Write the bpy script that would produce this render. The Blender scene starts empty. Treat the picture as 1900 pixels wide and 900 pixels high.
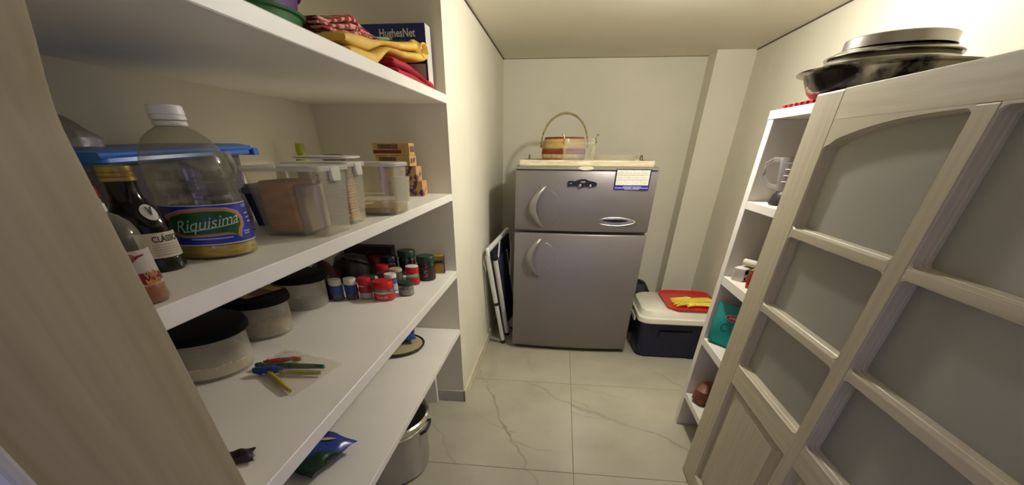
import bpy, bmesh, math, random
from mathutils import Vector, Matrix, noise as mnoise
from math import pi, sin, cos, radians as rad
random.seed(7)
SC = bpy.context.scene
COL = SC.collection

# ------------------------------------------------------------------ camera, world, lights, exposure
cd = bpy.data.cameras.new('camera')
cam = bpy.data.objects.new('camera', cd); COL.objects.link(cam)
cd.sensor_fit = 'HORIZONTAL'; cd.sensor_width = 36.0
cd.lens = 743.63 / 1900 * 36.0
cd.shift_x = (950 - 930.88) / 1900
cd.shift_y = (856.5 - 450) / 1900
cd.clip_start = 0.02; cd.clip_end = 60
RM = Matrix(((0.99259755, -0.07825052, 0.09288143, 0.0),
             (0.12135804, 0.60929333, -0.78360313, 0.0),
             (0.00472532, 0.78907445, 0.6142794, 1.5),
             (0, 0, 0, 1)))
cam.matrix_world = RM
SC.camera = cam

wd = bpy.data.worlds.new('world'); SC.world = wd; wd.use_nodes = True
bg = wd.node_tree.nodes['Background']
bg.inputs[0].default_value = (0.66, 0.60, 1.0, 1); bg.inputs[1].default_value = 0.31

def light(name, kind, loc, rot, energy, color, **kw):
    l = bpy.data.lights.new(name, kind); l.energy = energy; l.color = color
    for k, v in kw.items(): setattr(l, k, v)
    o = bpy.data.objects.new(name, l); COL.objects.link(o); o.location = loc; o.rotation_euler = rot
    return o
LAMP = (0.55, 2.64, 2.06)          # glowing globe, just above the top edge of the picture; the bulb itself gives the light
LAMP_COL, LAMP_L = (1.0, 0.985, 0.93), 585.0
light('doorway_daylight', 'AREA', (0.15, -1.7, 1.5), (rad(86), 0, 0), 5.0, (0.66, 0.70, 1.0), shape='RECTANGLE', size=1.6, size_y=1.5)

SC.view_settings.view_transform = 'Standard'; SC.view_settings.look = 'None'
SC.view_settings.exposure = 0.36; SC.view_settings.gamma = 1.0; SC.view_settings.use_curve_mapping = False

# ------------------------------------------------------------------ materials
def lin(h):
    h = h.lstrip('#'); r = [int(h[i:i+2], 16) / 255 for i in (0, 2, 4)]
    return tuple(c / 12.92 if c <= .04045 else ((c + .055) / 1.055) ** 2.4 for c in r)
MATS = {}
def new_mat(name):
    m = bpy.data.materials.new(name); m.use_nodes = True
    nt = m.node_tree
    for n in list(nt.nodes): nt.nodes.remove(n)
    out = nt.nodes.new('ShaderNodeOutputMaterial')
    return m, nt, out
def N(nt, t, **kw):
    n = nt.nodes.new(t)
    for k, v in kw.items():
        if k.startswith('i_'): n.inputs[k[2:].replace('_', ' ')].default_value = v
        else: setattr(n, k, v)
    return n
def surf(name, hexcol, rough=.5, metal=0., var=.08, scale=8., stretch=(1, 1, 1), bump=0., bscale=60., spec=.5, trans=0., coat=0., second=None, ramp=(.35, .65), ior=1.45):
    """Principled surface whose colour wanders with object-space noise; optional second colour, bump."""
    if name in MATS: return MATS[name]
    m, nt, out = new_mat(name); L = nt.links
    p = N(nt, 'ShaderNodeBsdfPrincipled')
    p.inputs['Roughness'].default_value = rough; p.inputs['Metallic'].default_value = metal
    p.inputs['Specular IOR Level'].default_value = spec; p.inputs['Transmission Weight'].default_value = trans
    p.inputs['Coat Weight'].default_value = coat; p.inputs['IOR'].default_value = ior
    tc = N(nt, 'ShaderNodeTexCoord'); mp = N(nt, 'ShaderNodeMapping'); mp.inputs['Scale'].default_value = stretch
    L.new(tc.outputs['Object'], mp.inputs[0])
    nz = N(nt, 'ShaderNodeTexNoise'); nz.inputs['Scale'].default_value = scale; nz.inputs['Detail'].default_value = 4
    L.new(mp.outputs[0], nz.inputs[0])
    c = lin(hexcol)
    cr = N(nt, 'ShaderNodeValToRGB')
    cr.color_ramp.elements[0].position = ramp[0]; cr.color_ramp.elements[1].position = ramp[1]
    if second: a, b = c, lin(second)
    else: a = tuple(x * (1 - var) for x in c); b = tuple(min(1, x * (1 + var)) for x in c)
    cr.color_ramp.elements[0].color = (*a, 1); cr.color_ramp.elements[1].color = (*b, 1)
    L.new(nz.outputs[0], cr.inputs[0]); L.new(cr.outputs[0], p.inputs['Base Color'])
    if bump:
        n2 = N(nt, 'ShaderNodeTexNoise'); n2.inputs['Scale'].default_value = bscale; n2.inputs['Detail'].default_value = 3
        L.new(mp.outputs[0], n2.inputs[0])
        bp = N(nt, 'ShaderNodeBump'); bp.inputs['Strength'].default_value = bump; bp.inputs['Distance'].default_value = .003
        L.new(n2.outputs[0], bp.inputs['Height']); L.new(bp.outputs[0], p.inputs['Normal'])
    L.new(p.outputs[0], out.inputs[0])
    MATS[name] = m
    return m
def clear(name, tint='#f4f4ee', body=.10, rough=.08, edge=.55, bodycol='#d8d4c8', bump=0., sheen=.06):
    """thin clear or milky plastic / glass: see-through, with body (milkiness) and a fresnel sheen"""
    if name in MATS: return MATS[name]
    m, nt, out = new_mat(name); L = nt.links
    t = N(nt, 'ShaderNodeBsdfTransparent'); t.inputs[0].default_value = (*lin(tint), 1)
    p = N(nt, 'ShaderNodeBsdfPrincipled'); p.inputs['Roughness'].default_value = rough
    tc = N(nt, 'ShaderNodeTexCoord'); nz = N(nt, 'ShaderNodeTexNoise'); nz.inputs['Scale'].default_value = 14
    L.new(tc.outputs['Object'], nz.inputs[0])
    c = lin(bodycol); cr = N(nt, 'ShaderNodeValToRGB')
    cr.color_ramp.elements[0].color = (*[x * .9 for x in c], 1); cr.color_ramp.elements[1].color = (*[min(1, x * 1.08) for x in c], 1)
    L.new(nz.outputs[0], cr.inputs[0]); L.new(cr.outputs[0], p.inputs['Base Color'])
    if bump:
        bp = N(nt, 'ShaderNodeBump'); bp.inputs['Strength'].default_value = bump; bp.inputs['Distance'].default_value = .004
        n2 = N(nt, 'ShaderNodeTexNoise'); n2.inputs['Scale'].default_value = 30
        L.new(tc.outputs['Object'], n2.inputs[0]); L.new(n2.outputs[0], bp.inputs['Height']); L.new(bp.outputs[0], p.inputs['Normal'])
    lw = N(nt, 'ShaderNodeLayerWeight'); lw.inputs[0].default_value = .35
    mr = N(nt, 'ShaderNodeMapRange'); mr.inputs[1].default_value = 0; mr.inputs[2].default_value = 1
    mr.inputs[3].default_value = body; mr.inputs[4].default_value = min(1, body + edge)
    L.new(lw.outputs['Facing'], mr.inputs[0])
    g = N(nt, 'ShaderNodeBsdfGlossy'); g.inputs['Roughness'].default_value = rough
    mx = N(nt, 'ShaderNodeMixShader'); L.new(mr.outputs[0], mx.inputs[0]); L.new(t.outputs[0], mx.inputs[1]); L.new(p.outputs[0], mx.inputs[2])
    m2 = N(nt, 'ShaderNodeMixShader'); m2.inputs[0].default_value = sheen
    L.new(mx.outputs[0], m2.inputs[1]); L.new(g.outputs[0], m2.inputs[2]); L.new(m2.outputs[0], out.inputs[0])
    MATS[name] = m
    return m
def woodmat(name, a, b, axis, rough=.5):
    st = {'x': (1.2, 26, 26), 'y': (26, 1.2, 26), 'z': (26, 26, 1.6)}[axis]
    return surf(name, a, rough=rough, second=b, stretch=st, scale=2.0, ramp=(.3, .7), bump=.12, bscale=3.0)

M_wall = surf('wall_paint', '#e4dec9', .75, var=.03, scale=2.5, bump=.04, bscale=180)
M_ceil = surf('ceiling_panel', '#ece6d3', .6, var=.03, scale=1.5)
M_niche = surf('niche_paint', '#e6dfcd', .75, var=.03, scale=2.5)
M_shelf = surf('shelf_white', '#f3ede2', .45, var=.03, scale=3, bump=.03, bscale=90)
M_unit = surf('unit_white', '#dcd5ca', .5, var=.03, scale=3)
M_gap = surf('ceiling_gap', '#5a4f3c', .8)
M_skirt = surf('skirting_paint', '#b9b4a8', .5)
M_doorz = woodmat('door_wood_upright', '#b0a58b', '#bdb399', 'z')
M_doory = woodmat('door_wood_across', '#b3a88c', '#c6bca1', 'y')
M_jamb = woodmat('jamb_wood', '#95886c', '#a3967a', 'z', .55)
M_moul = surf('door_moulding', '#beb49b', .4, var=.04)
M_white = surf('white_plastic', '#e8e4da', .35, var=.03)
M_black = surf('black_plastic', '#121214', .35, var=.2)
M_steel = surf('steel', '#b9b4aa', .25, 1., var=.08, scale=5, stretch=(1, 1, 8))
M_chrome = surf('chrome', '#d8d6d0', .15, 1., var=.04)

def frosted_glass():
    m, nt, out = new_mat('frosted_pane'); L = nt.links
    p = N(nt, 'ShaderNodeBsdfPrincipled'); p.inputs['Roughness'].default_value = .42; p.inputs['Base Color'].default_value = (.58, .565, .50, 1)
    tl = N(nt, 'ShaderNodeBsdfTranslucent'); tl.inputs[0].default_value = (.92, .91, .86, 1)
    tc = N(nt, 'ShaderNodeTexCoord'); nz = N(nt, 'ShaderNodeTexNoise'); nz.inputs['Scale'].default_value = 260
    bp = N(nt, 'ShaderNodeBump'); bp.inputs['Strength'].default_value = .15; bp.inputs['Distance'].default_value = .001
    L.new(tc.outputs['Object'], nz.inputs[0]); L.new(nz.outputs[0], bp.inputs['Height']); L.new(bp.outputs[0], p.inputs['Normal'])
    mx = N(nt, 'ShaderNodeMixShader'); mx.inputs[0].default_value = .58
    L.new(p.outputs[0], mx.inputs[1]); L.new(tl.outputs[0], mx.inputs[2])
    tr = N(nt, 'ShaderNodeBsdfTransparent'); m2 = N(nt, 'ShaderNodeMixShader'); m2.inputs[0].default_value = .08
    L.new(mx.outputs[0], m2.inputs[1]); L.new(tr.outputs[0], m2.inputs[2]); L.new(m2.outputs[0], out.inputs[0])
    return m
M_pane = frosted_glass()

def marble():
    """cream porcelain with grey veins: each vein is a line in world plan, wobbled by noise and faded along its length"""
    m, nt, out = new_mat('marble_tile'); L = nt.links
    p = N(nt, 'ShaderNodeBsdfPrincipled'); p.inputs['Roughness'].default_value = .16
    geo = N(nt, 'ShaderNodeNewGeometry')
    n1 = N(nt, 'ShaderNodeTexNoise'); n1.inputs['Scale'].default_value = 5; n1.inputs['Detail'].default_value = 5
    L.new(geo.outputs['Position'], n1.inputs[0])
    sub = N(nt, 'ShaderNodeVectorMath', operation='SUBTRACT'); sub.inputs[1].default_value = (.5, .5, .5)
    L.new(n1.outputs['Color'], sub.inputs[0])
    sc = N(nt, 'ShaderNodeVectorMath', operation='SCALE'); sc.inputs['Scale'].default_value = .16; L.new(sub.outputs[0], sc.inputs[0])
    ad = N(nt, 'ShaderNodeVectorMath', operation='ADD'); L.new(geo.outputs['Position'], ad.inputs[0]); L.new(sc.outputs[0], ad.inputs[1])
    def math(op, a, b=None, c=None):
        n = N(nt, 'ShaderNodeMath', operation=op)
        for i, v in enumerate((a, b, c)):
            if v is None: continue
            if isinstance(v, (int, float)): n.inputs[i].default_value = v
            else: L.new(v, n.inputs[i])
        return n.outputs[0]
    segs = [((-.14, 3.0), (.25, 2.62), 1.0, .010), ((.25, 2.62), (.58, 2.44), 1.0, .020), ((.58, 2.44), (.98, 2.17), .9, .013),
            ((.2, 2.56), (.46, 2.48), .7, .009), ((.22, 2.72), (.5, 2.47), .6, .009), ((-.4, 2.72), (-.2, 2.2), 1.0, .013), ((-.2, 2.2), (.05, 1.6), .9, .011),
            ((-.48, 2.42), (-.2, 2.27), .55, .009), ((-.18, 2.17), (.06, 2.04), .6, .009), ((.92, 3.32), (1.12, 3.03), .6, .008),
            ((.25, 2.94), (.6, 2.8), .4, .009), ((-.57, 3.15), (-.42, 2.76), .7, .009), ((-.75, 2.3), (-.5, 1.85), .5, .01), ((.3, 1.75), (.75, 1.2), .6, .01),
            ((-.2, 3.5), (-.1, 3.2), .4, .01), ((-.9, 1.3), (-.3, .8), .6, .012), ((.1, 1.2), (.6, .7), .6, .012), ((1.0, 4.6), (1.4, 4.0), .5, .012)]
    tot = None
    for (a, b, st, w) in segs:
        d = Vector((b[0] - a[0], b[1] - a[1], 0)); ln = d.length; d.normalize(); nn = Vector((-d.y, d.x, 0))
        rel = N(nt, 'ShaderNodeVectorMath', operation='SUBTRACT'); L.new(ad.outputs[0], rel.inputs[0]); rel.inputs[1].default_value = (a[0], a[1], 0)
        du = N(nt, 'ShaderNodeVectorMath', operation='DOT_PRODUCT'); L.new(rel.outputs[0], du.inputs[0]); du.inputs[1].default_value = d
        dv = N(nt, 'ShaderNodeVectorMath', operation='DOT_PRODUCT'); L.new(rel.outputs[0], dv.inputs[0]); dv.inputs[1].default_value = nn
        across = N(nt, 'ShaderNodeMapRange', interpolation_type='SMOOTHSTEP'); L.new(math('ABSOLUTE', dv.outputs['Value']), across.inputs[0])
        across.inputs[1].default_value = 0; across.inputs[2].default_value = w * 1.3; across.inputs[3].default_value = st; across.inputs[4].default_value = 0
        al = N(nt, 'ShaderNodeMapRange', interpolation_type='SMOOTHSTEP')
        L.new(math('ABSOLUTE', math('SUBTRACT', du.outputs['Value'], ln / 2)), al.inputs[0])
        al.inputs[1].default_value = ln / 2 - .01; al.inputs[2].default_value = ln / 2 + .04; al.inputs[3].default_value = 1; al.inputs[4].default_value = 0
        v = math('MULTIPLY', across.outputs[0], al.outputs[0])
        tot = v if tot is None else math('MAXIMUM', tot, v)
    n2 = N(nt, 'ShaderNodeTexNoise'); n2.inputs['Scale'].default_value = 3; n2.inputs['Detail'].default_value = 6; L.new(geo.outputs['Position'], n2.inputs[0])
    mod = N(nt, 'ShaderNodeMapRange'); L.new(n2.outputs[0], mod.inputs[0]); mod.inputs[1].default_value = .3; mod.inputs[2].default_value = .65; mod.inputs[3].default_value = .25; mod.inputs[4].default_value = .8
    fac = math('MULTIPLY', tot, mod.outputs[0])
    base = N(nt, 'ShaderNodeValToRGB'); L.new(n2.outputs[0], base.inputs[0])
    base.color_ramp.elements[0].position = .3; base.color_ramp.elements[1].position = .6
    base.color_ramp.elements[0].color = (*lin('#aba593'), 1); base.color_ramp.elements[1].color = (*lin('#b5af9c'), 1)
    mx = N(nt, 'ShaderNodeMix', data_type='RGBA'); L.new(fac, mx.inputs['Factor']); L.new(base.outputs[0], mx.inputs['A']); mx.inputs['B'].default_value = (*lin('#847f72'), 1)
    L.new(mx.outputs['Result'], p.inputs['Base Color']); L.new(p.outputs[0], out.inputs[0])
    return m
M_tile = marble()

def gingham():
    m, nt, out = new_mat('red_gingham'); L = nt.links
    p = N(nt, 'ShaderNodeBsdfPrincipled'); p.inputs['Roughness'].default_value = .85
    tc = N(nt, 'ShaderNodeTexCoord'); ch = N(nt, 'ShaderNodeTexChecker'); ch.inputs['Scale'].default_value = 26
    mp = N(nt, 'ShaderNodeMapping'); mp.inputs['Rotation'].default_value = (.3, .2, .6)
    L.new(tc.outputs['Object'], mp.inputs[0]); L.new(mp.outputs[0], ch.inputs[0])
    ch.inputs[1].default_value = (*lin('#8e1a1a'), 1); ch.inputs[2].default_value = (*lin('#d2988a'), 1)
    L.new(ch.outputs[0], p.inputs['Base Color']); L.new(p.outputs[0], out.inputs[0])
    return m
M_ging = gingham()

# ------------------------------------------------------------------ mesh helpers
class MB:
    def __init__(self): self.bm = bmesh.new(); self.flat = True
    def box(self, x0, x1, y0, y1, z0, z1, bev=0., seg=2, mat=None):
        r = bmesh.ops.create_cube(self.bm, size=1)
        vs = r['verts']
        for v in vs:
            v.co = Vector(((x0 + x1) / 2 + v.co.x * (x1 - x0), (y0 + y1) / 2 + v.co.y * (y1 - y0), (z0 + z1) / 2 + v.co.z * (z1 - z0)))
        if mat is not None: bmesh.ops.transform(self.bm, matrix=mat, verts=vs)
        if bev:
            es = list({e for v in vs for e in v.link_edges})
            bmesh.ops.bevel(self.bm, geom=es, offset=bev, segments=seg, affect='EDGES', profile=.5)
        return self
    def loops(self, rings, closed=True, cap0=True, cap1=True):
        """loft a list of rings (each a list of points) together"""
        self.flat = False
        bm = self.bm; R = [[bm.verts.new(p) for p in ring] for ring in rings]
        n = len(R[0])
        for a, b in zip(R, R[1:]):
            for i in range(n if closed else n - 1):
                j = (i + 1) % n
                try: bm.faces.new((a[i], a[j], b[j], b[i]))
                except ValueError: pass
        if cap0 and closed: bm.faces.new(list(reversed(R[0])))
        if cap1 and closed: bm.faces.new(R[-1])
        return self
    def lathe(self, prof, seg=32, c=(0, 0), cap0=True, cap1=True, squash=(1, 1), mat=None):
        rings = []
        for r, z in prof:
            r = max(r, .0004)
            ring = [Vector((c[0] + r * cos(2 * pi * i / seg) * squash[0], c[1] + r * sin(2 * pi * i / seg) * squash[1], z)) for i in range(seg)]
            if mat is not None: ring = [mat @ p for p in ring]
            rings.append(ring)
        return self.loops(rings, True, cap0, cap1)
    def tube(self, pts, r, seg=8, closed=False, flat=1.):
        pts = [Vector(p) for p in pts]; n = len(pts); rings = []
        up0 = Vector((0, 0, 1))
        for i in range(n):
            if closed: t = pts[(i + 1) % n] - pts[i - 1]
            else: t = pts[min(i + 1, n - 1)] - pts[max(i - 1, 0)]
            t.normalize()
            a = up0 if abs(t.dot(up0)) < .95 else Vector((1, 0, 0))
            u = t.cross(a).normalized(); v = t.cross(u).normalized()
            rr = r[i] if isinstance(r, (list, tuple)) else r
            rings.append([pts[i] + u * rr * cos(2 * pi * k / seg) + v * rr * flat * sin(2 * pi * k / seg) for k in range(seg)])
        if closed: rings.append(rings[0])
        self.flat = False
        if closed:
            bm = self.bm; R = [[bm.verts.new(p) for p in ring] for ring in rings[:-1]]; R.append(R[0])
            for a, b in zip(R, R[1:]):
                for i in range(seg): bm.faces.new((a[i], a[(i + 1) % seg], b[(i + 1) % seg], b[i]))
            return self
        return self.loops(rings)
    def rr(self, levels, seg=5, cap0=True, cap1=True):
        """rounded-rectangle loft: levels of (z, cx, cy, halfx, halfy, radius)"""
        rings = []
        for z, cx, cy, hx, hy, r in levels:
            r = min(r, hx * .999, hy * .999); ring = []
            for k, (sx, sy) in enumerate(((1, 1), (-1, 1), (-1, -1), (1, -1))):
                for i in range(seg + 1):
                    a = pi / 2 * (k + i / seg)
                    ring.append(Vector((cx + sx * (hx - r) + r * cos(a), cy + sy * (hy - r) + r * sin(a), z)))
            rings.append(ring)
        return self.loops(rings, True, cap0, cap1)
    def prism(self, pts, depth):
        """pts: 3-D polygon; depth: vector"""
        d = Vector(depth)
        return self.loops([[Vector(p) for p in pts], [Vector(p) + d for p in pts]])
    def sheet(self, fn, nu, nv, thick=0.):
        self.flat = False
        bm = self.bm; V = [[bm.verts.new(fn(i / nu, j / nv)) for j in range(nv + 1)] for i in range(nu + 1)]
        fs = [bm.faces.new((V[i][j], V[i + 1][j], V[i + 1][j + 1], V[i][j + 1])) for i in range(nu) for j in range(nv)]
        if thick:
            for f in fs: f.normal_update()
            bmesh.ops.solidify(bm, geom=fs, thickness=thick)
        return self
    def pillow(self, fn_top, fn_bot, nu, nv):
        """closed bag: two sheets sharing their rim"""
        bm = self.bm; self.flat = False
        T = [[bm.verts.new(fn_top(i / nu, j / nv)) for j in range(nv + 1)] for i in range(nu + 1)]
        B = [[T[i][j] if i in (0, nu) or j in (0, nv) else bm.verts.new(fn_bot(i / nu, j / nv)) for j in range(nv + 1)] for i in range(nu + 1)]
        for i in range(nu):
            for j in range(nv):
                bm.faces.new((T[i][j], T[i + 1][j], T[i + 1][j + 1], T[i][j + 1]))
                bm.faces.new((B[i][j + 1], B[i + 1][j + 1], B[i + 1][j], B[i][j]))
        return self
    def build(self, name, mat, parent=None, smooth=True, loc=None, fix=True, angle=38):
        bm = self.bm
        if fix: bmesh.ops.recalc_face_normals(bm, faces=bm.faces)
        me = bpy.data.meshes.new(name); bm.to_mesh(me); bm.free()
        if mat is not None: me.materials.append(mat)
        if smooth and not self.flat:
            for p in me.polygons: p.use_smooth = True
            me.set_sharp_from_angle(angle=rad(angle))
        o = bpy.data.objects.new(name, me); COL.objects.link(o)
        if parent is not None: o.parent = parent
        if loc is not None: o.location = loc
        return o

def tag(o, label, cat=None, group=None, kind=None):
    o['label'] = label
    if cat: o['category'] = cat
    if group: o['group'] = group
    if kind: o['kind'] = kind
    return o
def thing(name, label, cat, loc=(0, 0, 0), rotz=0., group=None, kind=None):
    o = bpy.data.objects.new(name, None); COL.objects.link(o); o.empty_display_size = .05
    o.location = loc; o.rotation_euler = (0, 0, rotz)
    return tag(o, label, cat, group, kind)
def struct(name, mb, mat, label, cat, smooth=False):
    return tag(mb.build(name, mat, None, smooth), label, cat, kind='structure')

def text(s, size, mapf, mat, parent, name='lettering', shear=0., spacing=1., bold=0.):
    cu = bpy.data.curves.new('txt', 'FONT'); cu.body = s; cu.size = size; cu.align_x = 'CENTER'; cu.align_y = 'CENTER'
    cu.shear = shear; cu.space_character = spacing; cu.offset = bold; cu.resolution_u = 3
    o = bpy.data.objects.new('txt', cu); COL.objects.link(o)
    dg = bpy.context.evaluated_depsgraph_get(); dg.update()
    me = bpy.data.meshes.new_from_object(o.evaluated_get(dg))
    bpy.data.objects.remove(o); bpy.data.curves.remove(cu)
    me.name = name
    for v in me.vertices: v.co = mapf(v.co.x, v.co.y)
    me.materials.clear(); me.materials.append(mat)
    t = bpy.data.objects.new(name, me); COL.objects.link(t)
    if parent is not None: t.parent = parent
    return t
def cylmap(r, a0, z0, lift=.0008, tilt=0.):
    def f(u, v):
        a = a0 + u / r
        return Vector(((r + lift) * cos(a), (r + lift) * sin(a), z0 + v + u * tilt))
    return f
def planemap(o, ex, ey):
    o, ex, ey = Vector(o), Vector(ex), Vector(ey)
    return lambda u, v: o + ex * u + ey * v
def cyl_patch(mb, r, a0, a1, z0, z1, n=20, lift=.0004, fn=None):
    """a label wrapped on a cylinder"""
    return mb.sheet(lambda u, v: Vector(((r + lift) * cos(a0 + (a1 - a0) * u), (r + lift) * sin(a0 + (a1 - a0) * u), z0 + (z1 - z0) * v)), n, 2)
def poly_on(mapf, pts, name, mat, parent):
    mb = MB(); vs = [mb.bm.verts.new(mapf(u, v)) for u, v in pts]; mb.bm.faces.new(vs)
    bmesh.ops.triangulate(mb.bm, faces=mb.bm.faces[:])
    return mb.build(name, mat, parent, smooth=False, fix=False)
def facing(x, y): return math.atan2(-y, -x)

# ------------------------------------------------------------------ room shell
X0, XR, YB, ZC = -.598, 1.47, 5.005, 2.1413          # left wall face, right wall, back wall, ceiling
NX = -1.31                                            # back of the shelf niche
YP = 2.62                                             # near face of the thick wall that ends the shelves
YF, YJ = .27, .53                                     # front wall: outer and inner face

fl = struct('floor', MB().box(-1.45, 1.6, -.2, 5.15, -.08, -.006), surf('grout', '#a39a84', .9), 'pale grout bed under the marbled porcelain floor tiles', 'floor')
TX = [-1.45, -.946, .204, 1.354, 1.6]; TY = [-.2, .71, 1.857, 3.004, 4.15, 5.15]
for i in range(len(TX) - 1):
    for j in range(len(TY) - 1):
        g = .0022
        MB().box(TX[i] + g, TX[i + 1] - g, TY[j] + g, TY[j + 1] - g, -.0062, 0, bev=.0008, seg=1).build('tile', M_tile, fl, smooth=False)

struct('wall_left', MB().box(NX - .14, X0, YP, YB, 0, ZC), M_wall, 'cream painted thick wall beside the fridge and the folding chair', 'wall')
struct('wall_left_niche', MB().box(NX - .14, NX, YJ, YP, 0, ZC), M_niche, 'pale wall at the back of the pantry shelves', 'wall')
struct('wall_back', MB().box(-1.45, 1.61, YB, YB + .14, 0, ZC), M_wall, 'cream painted wall behind the fridge', 'wall')
struct('wall_right', MB().box(XR, XR + .14, .27, YB, 0, ZC), M_wall, 'cream painted wall behind the white shelf unit and the steel pans', 'wall')
struct('wall_column', MB().box(1.165, XR, 4.745, YB, 0, ZC), M_wall, 'cream square column in the corner behind the cooler', 'column')
wf = MB(); wf.box(NX - .14, -.604, YF, YJ, 0, ZC); wf.box(.905, XR, YF, YJ, 0, ZC); wf.box(-.604, .905, YF, YJ, 1.72, ZC)
struct('wall_front', wf, M_wall, 'wall around the doorway the picture is taken from', 'wall')
struct('ceiling', MB().box(-1.45, 1.61, .27, 5.15, ZC, ZC + .05), M_ceil, 'flat pale ceiling over the pantry', 'ceiling')
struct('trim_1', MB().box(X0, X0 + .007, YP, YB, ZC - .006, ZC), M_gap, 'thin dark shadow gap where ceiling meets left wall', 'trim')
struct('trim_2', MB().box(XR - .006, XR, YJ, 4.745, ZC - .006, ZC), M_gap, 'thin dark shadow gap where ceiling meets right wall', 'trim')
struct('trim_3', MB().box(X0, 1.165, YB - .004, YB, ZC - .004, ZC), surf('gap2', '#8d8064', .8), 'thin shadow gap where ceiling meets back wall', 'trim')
struct('baseboard_left', MB().box(X0, X0 + .014, YP - .014, YB, 0, .088, bev=.003, seg=1), surf('skirt_cream', '#d8cfb4', .5), 'cream skirting along the left wall beside the folding chair', 'baseboard')
struct('baseboard_front', MB().box(-.80, X0 + .012, YP - .014, YP, 0, .088, bev=.003, seg=1), M_skirt, 'short grey skirting on the wall end under the lowest shelf', 'baseboard')
struct('baseboard_back', MB().box(X0 + .014, 1.165, YB - .014, YB, 0, .088, bev=.003, seg=1), surf('skirt_cream', '#d8cfb4'), 'cream skirting along the back wall behind the fridge', 'baseboard')

# door lining on the left: upright board, its upper end swells inward
dl = thing('door_2', 'pale grained wooden door lining filling the left edge', 'door frame', (0, 0, 0), kind='structure')
prof = [(-.604, 0), (-.564, 0), (-.564, 1.515), (-.561, 1.535), (-.553, 1.56), (-.543, 1.585), (-.533, 1.615), (-.525, 1.66), (-.522, 1.72), (-.604, 1.72)]
MB().loops([[Vector((x, YF + .004, z)) for x, z in prof], [Vector((x, YJ - .01, z)) for x, z in prof], [Vector((x if x < -.6 else x - .006, YJ, z)) for x, z in prof]]).build('side_lining', M_jamb, dl, smooth=True)
MB().box(-.66, -.545, YF - .02, YF, 0, 1.76, bev=.006).build('architrave', surf('architrave_paint', '#b7b3ac', .5), dl)
MB().box(.880, .905, YF, YJ, 0, 1.72).build('side_lining', M_jamb, dl, smooth=False)
MB().box(-.604, .905, YF, YJ, 1.70, 1.72).build('head_lining', M_jamb, dl, smooth=False)

# lamp in the ceiling, above the top edge of the picture
lampo = thing('ceiling_lamp', 'small glowing globe in a white holder in the middle of the pantry ceiling', 'lamp', (LAMP[0], LAMP[1], ZC))
MB().lathe([(.055, 0), (.055, -.008), (.032, -.016), (.026, -.026), (.0, -.026)], 32).build('lamp_holder', M_white, lampo)
mb_, nt_, out_ = new_mat('bulb_glow'); em_ = N(nt_, 'ShaderNodeEmission'); em_.inputs[0].default_value = (*LAMP_COL, 1); em_.inputs[1].default_value = LAMP_L
nt_.links.new(em_.outputs[0], out_.inputs[0])
MB().lathe([(.0, -.104), (.018, -.102), (.034, -.092), (.043, -.076), (.045, -.062), (.041, -.046), (.031, -.033), (.022, -.0265), (.0, -.0262)], 20, cap0=False, cap1=False).build('bulb', mb_, lampo)

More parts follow.
